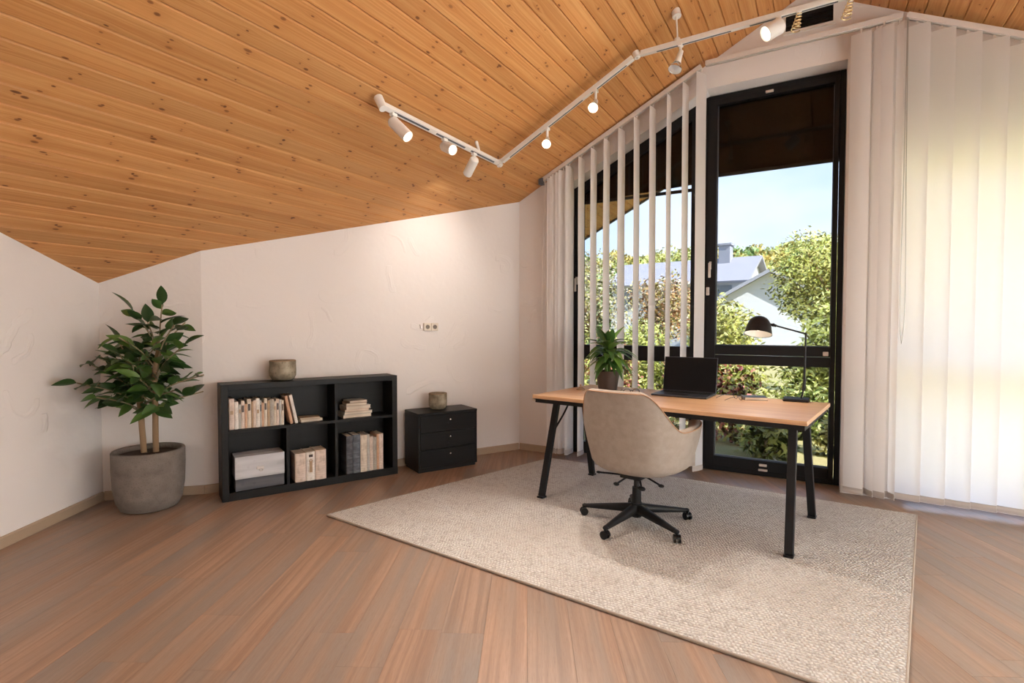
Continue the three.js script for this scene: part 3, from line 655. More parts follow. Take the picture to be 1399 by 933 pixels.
// ---------------------------------------------------------------- office chair
{
  const t = thing('office_chair', 'beige upholstered swivel chair with wraparound arms and black star base', 'chair', [-1.013, RUG_Y, -3.325], THREE.MathUtils.degToRad(-9));
  const sp = (x, p) => Math.sign(x) * Math.pow(Math.abs(x), p);
  const plan = (f) => [(0.325 + 0.045 * sstep(0.9, 1.9, Math.abs(f))) * sp(Math.sin(f), 0.72), (Math.cos(f) > 0 ? 0.265 : 0.38) * sp(Math.cos(f), 0.78)];
  const END = THREE.MathUtils.degToRad(132);
  const topY = (f) => { const a = Math.abs(f) * 180 / Math.PI; return 0.645 + 0.235 * (1 - sstep(24, 80, a)) + 0.022 * sstep(85, 122, a); };
  const TH = 0.055, SEAT = 0.44, LOW = 0.335;
  const loop = (f) => {            // closed profile of the padded shell at angle f: [distance factor, height, lean]
    const h = topY(f), L = [], k = 1 - TH / 0.3;
    for (let i = 0; i <= 6; i++) { const a = i / 6 * Math.PI / 2; L.push([0.36 + 0.51 * Math.sin(a), SEAT - 0.01 - (SEAT - 0.01 - LOW) * Math.cos(a)]); }
    const ko = (y) => 0.87 + 0.13 * sstep(SEAT - 0.06, 0.66, y) + 0.0 * y;
    for (let i = 1; i <= 6; i++) { const y = lerp(SEAT, h - 0.028, i / 6); L.push([ko(y), y]); }
    const kt = ko(h - 0.028), dk = 1 - k;
    for (let i = 1; i <= 5; i++) { const a = i / 6 * Math.PI; L.push([kt - dk / 2 * (1 - Math.cos(a)), h - 0.028 + 0.028 * Math.sin(a)]); }
    for (let i = 0; i <= 6; i++) { const y = lerp(h - 0.028, SEAT + 0.02, i / 6); L.push([ko(y) - dk, y]); }
    L.push([0.6, SEAT + 0.01], L[0]);
    return L;
  };
  const NV = loop(0).length - 1, NU = 64;
  const shellPt = (u, v) => {
    const raw = (u - 0.5) * 2, cut = 0.94, f = clamp(Math.abs(raw) / cut, 0, 1) * END * Math.sign(raw);
    const over = clamp((Math.abs(raw) - cut) / (1 - cut)), L = loop(f), j = Math.round(v * NV), [k, y] = L[j];
    const [px, pz] = plan(f), h = topY(f);
    const lean = (y > SEAT ? (y - SEAT) * (y - SEAT) * 0.33 * Math.max(0, Math.cos(f)) : 0);
    let X = px * k, Y = y, Z = pz * k + lean;
    if (over > 0) {                // rounded front end of each arm
      const mk = 1 - TH / 0.6, s = Math.sqrt(Math.max(0, 1 - over * over)), my = (h + SEAT) / 2;
      X = lerp(px * mk, X, s); Y = lerp(my, Y, 0.9 + 0.1 * s); Z = lerp(pz * mk, Z, s) - 0.028 * over;
    }
    return [X, Y, Z];
  };
  obj('shell', metreUV(grid(NU, NV, shellPt)), M.chair, t);
  const seatRing = (s, y, n = 48) => { const a = []; for (let i = 0; i <= n; i++) { const f = (i / n - 0.5) * Math.PI * 2, [x, z] = plan(f); a.push([x * s, y, z * s]); } return a; };
  const rings = (list) => { const rs = list.map(([s, y]) => seatRing(s, y)); return grid(48, rs.length - 1, (u, v) => rs[Math.round(v * (rs.length - 1))][Math.round(u * 48)]); };
  obj('seat_pan', metreUV(rings([[0.02, 0.332], [0.35, 0.333], [0.55, 0.345], [0.7, 0.37], [0.8, 0.41], [0.81, 0.44]])), M.chair, t);
  obj('seat_cushion', metreUV(rings([[0.72, 0.43], [0.8, 0.44], [0.82, 0.46], [0.78, 0.482], [0.6, 0.492], [0.02, 0.495]])), M.chair, t);
  const pipe = []; for (let i = 0; i <= 60; i++) { const f = lerp(-END, END, i / 60), [px, pz] = plan(f), h = topY(f); const k = (0.87 + 0.13 * sstep(SEAT - 0.06, 0.66, h - 0.028)) * 0.995; pipe.push(V(px * k, h - 0.012, pz * k + (h - SEAT) ** 2 * 0.33 * Math.max(0, Math.cos(f)))); }
  obj('piping', tube(pipe, 0.0035, 120, 6), M.piping, t);
  obj('mechanism', [box(0.14, 0.03, 0.2, 0, 0.318, 0, 0.008), box(0.22, 0.012, 0.03, 0, 0.326, 0.05, 0.004)], M.blackMatte, t);
  const lever = (a, b, r) => obj('lever', [rod(a, b, 0.006), new THREE.SphereGeometry(r, 12, 8).scale(1.3, 0.7, 0.8).translate(b.x, b.y, b.z)], M.blackMatte, t);
  lever(V(-0.05, 0.315, 0.06), V(-0.22, 0.312, 0.1), 0.012); lever(V(0.05, 0.31, 0.06), V(0.1, 0.275, 0.14), 0.02); lever(V(-0.03, 0.31, 0.06), V(-0.07, 0.272, 0.14), 0.016); lever(V(0.08, 0.318, 0.03), V(0.19, 0.29, 0.06), 0.015);
  obj('gas_spring', [rod(V(0, 0.1, 0), V(0, 0.33, 0), 0.018, 0.018, 20), rod(V(0, 0.1, 0), V(0, 0.235, 0), 0.03, 0.028, 20)], M.blackMatte, t);
  obj('hub', rod(V(0, 0.045, 0), V(0, 0.135, 0), 0.032, 0.036, 24), M.blackMatte, t);
  for (let k = 0; k < 5; k++) {
    const a = THREE.MathUtils.degToRad(32 + 72 * k - 9), ux = Math.cos(a), uz = Math.sin(a);
    const g = grid(8, 10, (u, v) => {         // arm: deep at the hub, thin at the tip
      const L = lerp(0.02, 0.345, v), w = lerp(0.028, 0.014, v), hi = lerp(0.13, 0.075, v), lo = lerp(0.07, 0.052, v), c = u * Math.PI * 2;
      const s = sp(Math.cos(c), 0.5) * w, y = (hi + lo) / 2 + sp(Math.sin(c), 0.5) * (hi - lo) / 2;
      return [ux * L - uz * s, y, uz * L + ux * s];
    });
    const arm = obj('star_arm', [g, new THREE.SphereGeometry(0.018, 12, 8).scale(1, 0.75, 1).translate(ux * 0.345, 0.064, uz * 0.345)], M.blackMatte, t);
    const cx = ux * 0.35, cz = uz * 0.35, yaw = a + 0.6 + k;
    obj('caster', [new THREE.CylinderGeometry(0.025, 0.025, 0.012, 20).rotateX(Math.PI / 2).translate(0, 0.025, 0.014), new THREE.CylinderGeometry(0.025, 0.025, 0.012, 20).rotateX(Math.PI / 2).translate(0, 0.025, -0.014), new THREE.SphereGeometry(0.022, 14, 10, 0, Math.PI * 2, 0, Math.PI / 2).translate(0, 0.026, 0), rod(V(0, 0.03, 0), V(0, 0.062, 0), 0.007)].map((q) => q.rotateY(-yaw).translate(cx, 0, cz)), M.black, arm);
  }
}

// ---------------------------------------------------------------- things on the desk
{ // laptop
  const t = thing('laptop', 'open dark laptop with black screen on the desk', 'laptop', onDesk(-0.875, -4.0), THREE.MathUtils.degToRad(-4));
  obj('base', box(0.395, 0.014, 0.27, 0, 0.008, 0.0, 0.005), M.laptop, t);
  const keys = []; for (let j = 0; j < 5; j++) for (let i = 0; i < 14; i++) keys.push(box(0.0205, 0.002, 0.017, -0.168 + i * 0.0258, 0.0155, -0.105 + j * 0.0205));
  obj('keyboard', keys, M.blackMatte, t);
  obj('touchpad', box(0.12, 0.001, 0.075, 0, 0.0152, 0.075), M.black, t);
  const lid = obj('lid', new RoundedBoxGeometry(0.395, 0.262, 0.007, 2, 0.003).translate(0, 0.131, 0), M.laptop, t);
  lid.position.set(0, 0.014, -0.132); lid.rotation.x = -0.2;
  obj('display', box(0.385, 0.25, 0.001, 0, 0.132, 0.0042), M.screenBlack, lid);
}
{ // lamp
  const t = thing('desk_lamp', 'black desk lamp with bell shade and angled arm', 'lamp', onDesk(-0.15, -4.1), 0);
  obj('base', metreUV(new RoundedBoxGeometry(0.16, 0.02, 0.15, 3, 0.009).translate(0, 0.010, 0)), M.blackMatte, t);
  const P1 = V(0.03, 0.02, 0.0), P2 = V(0.045, 0.09, 0), P3 = V(0.05, 0.455, -0.005), P4 = V(-0.145, 0.515, 0.05);
  obj('stem', [rod(P1, P2, 0.006), rod(P2, P3, 0.0075, 0.0055), new THREE.SphereGeometry(0.011, 12, 8).translate(P2.x, P2.y, P2.z), rod(P2.clone().add(V(-0.004, -0.02, 0)), P2.clone().add(V(0.004, 0.06, 0)), 0.0095)], M.black, t);
  obj('arm', [rod(P3, P4, 0.0055), new THREE.SphereGeometry(0.009, 12, 8).translate(P3.x, P3.y, P3.z)], M.black, t);
  obj('joint', [rod(P4.clone().add(V(0.02, -0.006, 0)), P4.clone().add(V(-0.03, 0.006, 0)), 0.009), new THREE.SphereGeometry(0.012, 12, 8).translate(P4.x, P4.y, P4.z)], M.black, t);
  const sh = lathe([[0.004, 0.125], [0.03, 0.123], [0.05, 0.112], [0.066, 0.09], [0.078, 0.055], [0.088, 0.004], [0.0895, 0], [0.0875, 0.001], [0.075, 0.056], [0.063, 0.089], [0.048, 0.108], [0.004, 0.12]], 40);
  const s = obj('shade', sh, M.black, t); s.position.set(-0.235, 0.452, 0.085); s.rotation.set(-0.3, 0, -0.06);
  const inner = obj('bulb', new THREE.SphereGeometry(0.03, 20, 14), M.lampFace, s); inner.position.set(0, 0.055, 0);
  obj('reflector', lathe([[0.0745, 0.056], [0.0865, 0.002], [0.0862, 0.0025], [0.074, 0.0565]], 36), M.white, s);
  const L = new THREE.SpotLight(lin(1, 0.85, 0.66), 0.9, 0, 1.1, 0.6, 2); L.position.set(0, 0.03, 0); L.target.position.set(0, -1, 0); L.castShadow = true; s.add(L, L.target);
}
{ // plant in a dark pot
  const t = thing('potted_palm', 'leafy green plant in dark brown pot on the desk', 'plant', onDesk(-1.475, -4.05), 0), r = rng(9); t.scale.setScalar(1.22);
  obj('pot', lathe([[0.0, 0], [0.058, 0.0], [0.060, 0.004], [0.078, 0.122], [0.078, 0.126], [0.074, 0.126], [0.073, 0.112], [0.0, 0.112]], 36), M.brownPot, t);
  obj('soil', lathe([[0.0, 0.116], [0.03, 0.117], [0.0725, 0.113]], 24), M.soil, t);
  for (let k = 0; k < 4; k++) { const a = k * 1.6; obj('stem', tube([V(Math.cos(a) * 0.012, 0.11, Math.sin(a) * 0.012), V(Math.cos(a) * 0.02, 0.2, Math.sin(a) * 0.02), V(Math.cos(a) * 0.03, 0.27, Math.sin(a) * 0.03)], 0.008, 8, 8), M.leafPalm[1], t); }
  const blade = (len, wid, rise, fall) => grid(4, 9, (u, v) => { const w = wid * Math.sin(Math.PI * Math.pow(v, 0.75) * 0.97 + 0.06) * (u - 0.5) * 2, L = len * v; const y = rise * v - fall * v * v; return [w, y + Math.abs(w) * 0.28, L]; });
  const blades = [blade(0.18, 0.028, 0.15, 0.1), blade(0.2, 0.029, 0.13, 0.16), blade(0.19, 0.026, 0.07, 0.16), blade(0.12, 0.026, 0.17, 0.04)];
  for (let k = 0; k < 56; k++) {
    const lv = k / 56, b = lv < 0.3 ? 2 : lv < 0.62 ? 1 : lv < 0.86 ? 0 : 3, a = k * 2.4 + rr(-0.3, 0.3, r);
    const o = obj('leaf', blades[b], M.leafPalm[Math.floor(r() * 3)], t); o.position.set(Math.cos(a) * 0.02, lerp(0.17, 0.29, lv) + rr(-0.01, 0.01, r), Math.sin(a) * 0.02); o.rotation.y = a; o.scale.setScalar(rr(0.8, 1.1, r));
  }
}
{ // glasses: two folded pairs, and a small notebook
  const specs = (label, at, turn, m) => {
    const t = thing('eyeglasses', label, 'glasses', at, turn);
    for (const s of [-1, 1]) {
      obj('rim', new THREE.TorusGeometry(0.023, 0.0022, 8, 28).scale(1.1, 0.85, 1).translate(s * 0.033, 0.022, 0), m, t);
      obj('lens', new THREE.CylinderGeometry(0.022, 0.022, 0.001, 24).rotateX(Math.PI / 2).scale(1.1, 0.85, 1).translate(s * 0.033, 0.022, 0), M.glass, t);
      obj('temple', tube([V(s * 0.06, 0.028, 0), V(s * 0.062, 0.026, -0.07), V(s * 0.06, 0.006, -0.13)], 0.002, 14, 6), m, t);
    }
    obj('bridge', tube([V(-0.011, 0.026, 0), V(0, 0.031, 0.002), V(0.011, 0.026, 0)], 0.0022, 8, 6), m, t);
  };
  specs('thin wire eyeglasses beside the small notebook on the desk', onDesk(-0.50, -3.97), 2.2, M.laptop);
  specs('black eyeglasses lying between the potted plant and laptop', onDesk(-1.22, -3.86), 0.5, M.black);
  const n = thing('notebook', 'small dark grey notebook lying beside the lamp on the desk', 'notebook', onDesk(-0.405, -4.03), 0.35);
  obj('cover', [box(0.15, 0.003, 0.105, 0, 0.0015, 0, 0.001), box(0.15, 0.003, 0.105, 0, 0.0205, 0, 0.001), box(0.003, 0.022, 0.105, -0.075, 0.011, 0, 0.001)], M.laptop, n);
  obj('pages', box(0.145, 0.016, 0.1, 0.001, 0.011, 0), M.paper, n);
}
{ // little wooden cone paperweight
  const t = thing('ornament', 'tiny brown cone ornament on the left of the desk', 'ornament', onDesk(-1.655, -3.93), 0);
  obj('cone', lathe([[0.0, 0.0], [0.034, 0.0], [0.036, 0.004], [0.02, 0.014], [0.006, 0.03], [0.0, 0.032]], 28), M.bark, t);
  obj('knob', new THREE.SphereGeometry(0.009, 14, 10).translate(0, 0.038, 0), M.piping, t);
}

// ---------------------------------------------------------------- bookshelf, its books and boxes
const SH = { turn: Math.atan2(0.905, 0.4254), W: 1.335, H: 0.85, D: 0.22 };
const shelfAt = (s, y, back) => { // s along the front from the left end, back = metres behind the front
  const u = [0.4254, -0.905], n = [0.905, 0.4254]; return [-3.715 + u[0] * s - n[0] * back, y, -2.247 + u[1] * s - n[1] * back];
};
{
  const t = thing('bookshelf', 'low black open bookshelf with five compartments', 'bookshelf', shelfAt(SH.W / 2, 0, SH.D / 2), SH.turn);
  const { W, H, D } = SH, B = (w, h, x, y, d = D, z = 0) => box(w, h, d, x - W / 2, y, z, 0.002);
  obj('side_panel', B(0.045, H, 0.0225, H / 2), M.blackWood, t); obj('side_panel', B(0.045, H, W - 0.0225, H / 2), M.blackWood, t);
  obj('top_panel', B(W - 0.09, 0.042, W / 2, H - 0.021), M.blackWood, t); obj('bottom_panel', B(W - 0.09, 0.06, W / 2, 0.03), M.blackWood, t);
  obj('back_panel', B(W - 0.09, H - 0.1, W / 2, H / 2, 0.006, -D / 2 + 0.003), M.blackWood, t);
  obj('shelf', B(W - 0.09, 0.022, W / 2, 0.505, D - 0.007, 0.0035), M.blackWood, t);
  obj('divider', B(0.022, 0.434, 0.448, 0.277, D - 0.007, 0.0035), M.blackWood, t); obj('divider', B(0.022, 0.434, 0.816, 0.277, D - 0.007, 0.0035), M.blackWood, t); obj('divider', B(0.022, 0.292, 0.816, 0.662, D - 0.007, 0.0035), M.blackWood, t);
}
const bookCol = [['cream', [0.74, 0.67, 0.58]], ['pale grey', [0.52, 0.52, 0.51]], ['pinkish white', [0.74, 0.63, 0.57]], ['peach', [0.66, 0.42, 0.29]], ['white', [0.84, 0.81, 0.78]], ['tan', [0.46, 0.33, 0.22]], ['greige', [0.44, 0.41, 0.37]]]
  .map(([n, c]) => [n, std({ map: paperTex, color: lin(...c.map((v) => v * 1.05)), roughness: 0.85 })]);
function book(label, at, turn, w, h, d, m, group, lean = 0, flat = false) {
  // upright book, spine to the front (+z); flat ones are laid down by lean = 90 degrees beforehand
  const t = thing('book', label, 'book', at, turn, group), in_ = new THREE.Group();
  const parts = flat
    ? [[box(w, 0.003, d, 0, 0.0015, 0), box(w, 0.003, d, 0, h - 0.0015, 0), box(w, h, 0.004, 0, h / 2, -d / 2 + 0.002)], box(w - 0.006, h - 0.006, d - 0.008, 0, h / 2, 0.002)]
    : [[box(0.0025, h, d, -w / 2 + 0.00125, h / 2, 0), box(0.0025, h, d, w / 2 - 0.00125, h / 2, 0), new THREE.CylinderGeometry(w / 2, w / 2, h, 10, 1, false, -Math.PI / 2, Math.PI).scale(1, 1, 0.35).translate(0, h / 2, d / 2 - 0.001)], box(w - 0.005, h - 0.008, d - 0.006, 0, h / 2, -0.003)];
  const c = obj('cover', parts[0], m, t), p = obj('pages', parts[1], M.paper, t);
  if (lean) for (const o of [c, p]) { o.geometry.translate(w / 2, 0, 0).rotateZ(lean).translate(-w / 2, 0, 0); }
  return t;
}
{
  const r = rng(17), Y = 0.517;
  let s = 0.053, i = 0;
  const widths = [0.036, 0.026, 0.018, 0.024, 0.016, 0.028, 0.014, 0.018, 0.026, 0.013, 0.016, 0.022, 0.018, 0.03, 0.015, 0.022, 0.016, 0.018];
  const cols = [2, 4, 1, 2, 3, 0, 5, 2, 4, 1, 3, 0, 5, 6, 0, 2, 1, 0], hs = [0.245, 0.22, 0.20, 0.225, 0.2, 0.235, 0.215, 0.222, 0.235, 0.218, 0.2, 0.23, 0.216, 0.222, 0.205, 0.22, 0.214, 0.208];
  widths.forEach((w, k) => {
    const [n, m] = bookCol[cols[k]];
    const ord = ['first', 'second', 'third', 'fourth', 'fifth', 'sixth', 'seventh', 'eighth', 'ninth', 'tenth', 'eleventh', 'twelfth'];
    const where = k < 9 ? `${ord[k]} from the end panel by the tree` : `${ord[17 - k + 1]} upright beside the leaning books`.replace('first upright', 'upright right');
    book(`${['slim', 'thick'][+(w > 0.021)]} ${n} book, ${where}`, shelfAt(s + w / 2, Y, 0.03 + 0.075 + rr(0, 0.006, r)), SH.turn, w - 0.001, hs[k] - 0.02, 0.15, m, 'books standing on the top shelf');
    if (k % 3 !== 1) { const b = scene.children[scene.children.length - 1], hh = hs[k] - 0.02; obj('title_label', box(Math.max(0.006, w * 0.55), k % 2 ? 0.05 : 0.028, 0.003, 0, hh * (k % 4 ? 0.72 : 0.55), 0.0748 + w * 0.175), k % 2 ? M.brownPot : bookCol[5][1], b); }
    s += w;
  });
  s += 0.056; 
  book('peach book leaning left at the end of the top row', shelfAt(s, Y, 0.105), SH.turn, 0.02, 0.222, 0.15, bookCol[3][1], 'books leaning on the top shelf', 0.19);
  s += 0.036;
  book('white book leaning outermost at the end of the top row', shelfAt(s, Y, 0.105), SH.turn, 0.022, 0.226, 0.15, bookCol[4][1], 'books leaning on the top shelf', 0.2);
  book('small tan book lying flat below another on the top shelf', shelfAt(0.635, Y, 0.11), SH.turn + 0.1, 0.17, 0.018, 0.12, bookCol[0][1], 'books lying on the top shelf', 0, true);
  book('small golden brown book lying on top of a flat book', shelfAt(0.632, Y + 0.0185, 0.11), SH.turn - 0.1, 0.15, 0.014, 0.11, bookCol[5][1], 'books lying on the top shelf', 0, true);
  let y = Y; const st = [['cream', 0, 0.235, 0.026, 0], ['pale grey', 1, 0.24, 0.022, 0.05], ['peach', 3, 0.2, 0.018, -0.04], ['white', 4, 0.21, 0.028, 0.06], ['tan', 5, 0.17, 0.024, -0.08], ['greige', 6, 0.15, 0.018, 0.05]];
  st.forEach(([n, c, w, h, a], k) => { book(`${n} book lying ${['at the bottom', 'second from bottom', 'third from bottom', 'fourth from bottom', 'second from top', 'on top'][k]} of the flat stack`, shelfAt(1.0 + (k % 2) * 0.006, y + 0.0003, 0.11), SH.turn + a, w, h, 0.15, bookCol[c][1], 'books stacked flat on the upper right shelf', 0, true); y += h + 0.0004; });
  // lower right: a grey folder and paper-coloured books
  const L = 0.0605; let q = 0.90;
  const low = [['marbled dark grey', 0.055, 0.31, null], ['slate grey', 0.062, 0.315, null], ['broad cream', 0.058, 0.305, 0], ['pale grey', 0.022, 0.305, 1], ['tan', 0.028, 0.285, 2], ['greige', 0.032, 0.275, 6], ['peach', 0.02, 0.298, 3], ['pinkish white', 0.038, 0.30, 2]];
  low.forEach(([n, w, h, c], k) => { book(`${n} ${k < 2 ? 'folder' : 'book'} standing in the lower right compartment`, shelfAt(q + w / 2, L, 0.02 + 0.085), SH.turn, w - 0.001, h, 0.165, c === null ? (k ? M.slate : M.darkBox) : bookCol[c][1], 'books in the lower right compartment'); q += w; });
  // lower middle: three thick volumes
  q = 0.50;
  [['thick pale pink', 0.082, 0.222, 2], ['thick white ornamented', 0.068, 0.225, 4], ['thick greige', 0.085, 0.232, 2]].forEach(([n, w, h, c], k) => {
    const b = book(`${n} volume standing in the lower middle compartment`, shelfAt(q + w / 2, L, 0.1 - k * 0.004), SH.turn, w - 0.001, h, 0.165, bookCol[c][1], 'thick volumes in the lower middle compartment'); q += w;
    if (k === 1) { obj('spine_ornament', [box(0.022, 0.09, 0.003, 0, 0.11, 0.0925), new THREE.TorusGeometry(0.011, 0.003, 8, 20).translate(0, 0.155, 0.094)], bookCol[5][1], b); obj('spine_clip', box(0.03, 0.02, 0.004, 0, 0.195, 0.0935, 0.001), M.brownPot, b); }
  });
  // storage box in the lower left
  const t = thing('storage_box', 'grey marbled storage box with dark lower band', 'box', shelfAt(0.255, L, 0.112), SH.turn);
  obj('base', box(0.335, 0.085, 0.185, 0, 0.0425, 0, 0.003), M.darkBox, t); obj('lid', box(0.34, 0.165, 0.19, 0, 0.1685, 0, 0.003), M.greyBox, t);
  obj('clasp', [box(0.05, 0.022, 0.006, 0.0, 0.155, 0.098, 0.002), new THREE.TorusGeometry(0.012, 0.003, 8, 18).translate(0.005, 0.14, 0.1)], M.handle, t);
}
// ---------------------------------------------------------------- chest of drawers
{
  const turn = Math.atan2(0.892, 0.451), W = 0.574, H = 0.518, D = 0.31, u = [0.451, -0.892], n = [0.892, 0.451], c = [-2.978 + u[0] * W / 2 - n[0] * D / 2, -3.53 + u[1] * W / 2 - n[1] * D / 2];
  const t = thing('drawer_cabinet', 'low black cabinet with three drawers beside the bookshelf', 'cabinet', [c[0], 0, c[1]], turn);
  obj('body', [box(W, 0.02, D, 0, H - 0.01, 0, 0.002), box(0.018, H - 0.045, D - 0.004, -W / 2 + 0.009, (H + 0.005) / 2, -0.002, 0.002), box(0.018, H - 0.045, D - 0.004, W / 2 - 0.009, (H + 0.005) / 2, -0.002, 0.002), box(W - 0.036, 0.02, D - 0.004, 0, 0.035, -0.002), box(W - 0.036, H - 0.06, 0.008, 0, H / 2, -D / 2 + 0.006)], M.blackWood, t);
  obj('plinth', box(W - 0.02, 0.025, D - 0.03, 0, 0.0125, -0.008), M.blackMatte, t);
  for (let k = 0; k < 3; k++) {
    const y0 = 0.046 + k * 0.151, d = obj('drawer', [box(W - 0.04, 0.148, 0.018, 0, y0 + 0.074, D / 2 - 0.011, 0.002), box(W - 0.05, 0.12, D - 0.06, 0, y0 + 0.07, -0.01)], M.blackWood, t);
    obj('knob', lathe([[0, 0.02], [0.006, 0.019], [0.0085, 0.014], [0.005, 0.008], [0.0045, 0]], 20).rotateX(Math.PI / 2).translate(0.01, y0 + 0.1, D / 2 - 0.002), M.chrome, d);
    if (k) obj('keyhole', new THREE.CylinderGeometry(0.009, 0.009, 0.003, 16).rotateX(Math.PI / 2).translate(0, y0 + (k === 2 ? 0.07 : 0.04), D / 2 - 0.0015), M.black, d);
  }
}
// ---------------------------------------------------------------- two stoneware cups
function cup(label, at, R, H) {
  const t = thing('stoneware_cup', label, 'cup', at, 0);
  const prof = [[0, 0.002], [R * 0.62, 0], [R * 0.84, H * 0.07], [R * 0.98, H * 0.24], [R, H * 0.5], [R * 0.98, H * 0.8], [R * 0.99, H * 0.97], [R * 0.96, H], [R * 0.86, H * 0.985], [R * 0.85, H * 0.7], [R * 0.82, H * 0.25], [R * 0.5, H * 0.12], [0, H * 0.11]];
  obj('cup_body', lathe(prof, 44), M.stoneware, t);
  obj('rim_glaze', lathe([[R * 0.985, H * 0.955], [R * 0.99, H * 0.985], [R * 0.96, H * 1.008], [R * 0.87, H * 0.99], [R * 0.86, H * 0.95]], 44), M.bark, t);
}
cup('grey brown stoneware cup standing on the black bookshelf', [-3.645, SH.H, -2.705], 0.098, 0.155);
cup('smaller grey stoneware cup standing on the drawer cabinet', [-3.015, 0.518, -3.845], 0.083, 0.145);

// ---------------------------------------------------------------- tall potted fig tree in the corner
{
  const px = -4.085, pz = -1.945, t = thing('potted_tree', 'leafy fig tree with two trunks in round concrete pot', 'plant', [px, 0, pz], 0), r = rng(23);
  obj('pot', metreUV(lathe([[0, 0], [0.15, 0.0], [0.175, 0.01], [0.198, 0.06], [0.214, 0.16], [0.220, 0.30], [0.220, 0.402], [0.216, 0.41], [0.200, 0.41], [0.195, 0.404], [0.195, 0.37], [0, 0.37]], 64)), M.concrete, t);
  obj('soil', grid(24, 8, (u, v) => { const a = u * 6.2832; return [Math.cos(a) * 0.194 * v, 0.375 + 0.012 * Math.sin(a * 3 + v * 7) * (1 - v), Math.sin(a) * -0.194 * v]; }), M.soil, t);
  // image-left is (-0.864, -0.503), image-right its opposite
  const R0 = V(0.864, 0, -0.503), F0v = V(0.503, 0, 0.864);
  const at = (a, y, b) => R0.clone().multiplyScalar(a).addScaledVector(F0v, b).setY(y);
  const trunks = [[at(-0.02, 0.39, 0.02), at(-0.03, 0.55, 0.02), at(-0.055, 0.72, 0.0), at(-0.085, 0.86, 0.0)], [at(0.05, 0.39, 0.0), at(0.05, 0.56, 0.0), at(0.065, 0.74, 0.02), at(0.06, 0.9, 0.02), at(0.09, 1.12, 0.0)]];
  for (const q of trunks) obj('trunk', new THREE.TubeGeometry(new THREE.CatmullRomCurve3(q), 20, 0.019, 10), M.bark, t);
  // leaf: pointed oval folded along the midrib
  const leafG = (len, wid, curl) => grid(4, 7, (u, v) => { const prof = Math.pow(Math.sin(Math.PI * Math.min(1, Math.pow(v, 0.85))), 0.85) * (1 - 0.25 * v), w = wid * prof * (u - 0.5) * 2; return [w, -curl * v * v * len + Math.abs(w) * 0.35, v * len]; });
  const leaves = [leafG(0.16, 0.044, 0.12), leafG(0.175, 0.042, 0.2), leafG(0.14, 0.045, 0.06), leafG(0.165, 0.039, 0.28)];
  const wallDist = (p) => Math.min((p.x + px - C3[0]) * 0.829 - (p.z + pz - C3[1]) * 0.56, (p.x + px - C3[0]) * 0.686 + (p.z + pz - C3[1]) * 0.727);
  const tips = [];
  const NB = 36;
  for (let k = 0; k < NB; k++) {
    const lv = k / (NB - 1), a = k * 2.39996 + 0.4, base = (k % 2 ? trunks[0] : trunks[1]);
    const y0 = lerp(0.66, k % 2 ? 0.86 : 1.1, lv), cv = new THREE.CatmullRomCurve3(base); let s = 0; while (s < 1 && cv.getPoint(s).y < y0) s += 0.02;
    const p0 = cv.getPoint(Math.min(1, s)), reach = lerp(0.36, 0.14, Math.pow(lv, 1.6)) * rr(0.8, 1.1, r), lift = lerp(0.10, 0.34, lv) * rr(0.8, 1.1, r);
    const dx = Math.cos(a), dz = Math.sin(a); let L = reach;
    let p3 = V(p0.x + dx * L, p0.y + lift, p0.z + dz * L);
    while (wallDist(p3) < 0.12 && L > 0.08) { L -= 0.02; p3 = V(p0.x + dx * L, p0.y + lift, p0.z + dz * L); }
    const p1 = V(p0.x + dx * L * 0.4, p0.y + lift * 0.55, p0.z + dz * L * 0.4);
    const c = new THREE.CatmullRomCurve3([p0, p1, p3]);
    obj('branch', new THREE.TubeGeometry(c, 8, 0.0048, 6), M.twig, t);
    const n = 8;
    for (let j = 0; j < n; j++) {
      const s2 = lerp(0.2, 1, j / (n - 1)), p = c.getPoint(s2), side = j === n - 1 ? 0 : (j % 2 ? 1 : -1), yaw = Math.atan2(dx, dz) + side * rr(0.6, 1.15, r) + rr(-0.2, 0.2, r);
      let dir = V(Math.sin(yaw), 0, Math.cos(yaw));
      const tip = p.clone().addScaledVector(dir, 0.17);
      if (wallDist(tip) < 0.02) dir = V(dir.x * 0.3 + 0.6, 0, dir.z * 0.3 + 0.25).normalize();
      const wt = p.clone().addScaledVector(dir, 0.2), sd = (wt.x + px + 3.715) * -0.4254 + (wt.z + pz + 2.247) * 0.905;
      if (sd < 0.02) continue;                  // no leaf reaches into the bookshelf
      const o = obj('leaf', leaves[Math.floor(r() * 4)], M.leafDark[Math.floor(r() * 4)], t);
      o.position.copy(p); o.rotation.set(rr(-0.75, 0.35, r) - (lv > 0.8 && j === n - 1 ? 0.8 : 0), Math.atan2(dir.x, dir.z), rr(-1.0, 1.0, r), 'YXZ'); o.scale.setScalar(rr(0.72, 1.05, r));
    }
  }
}

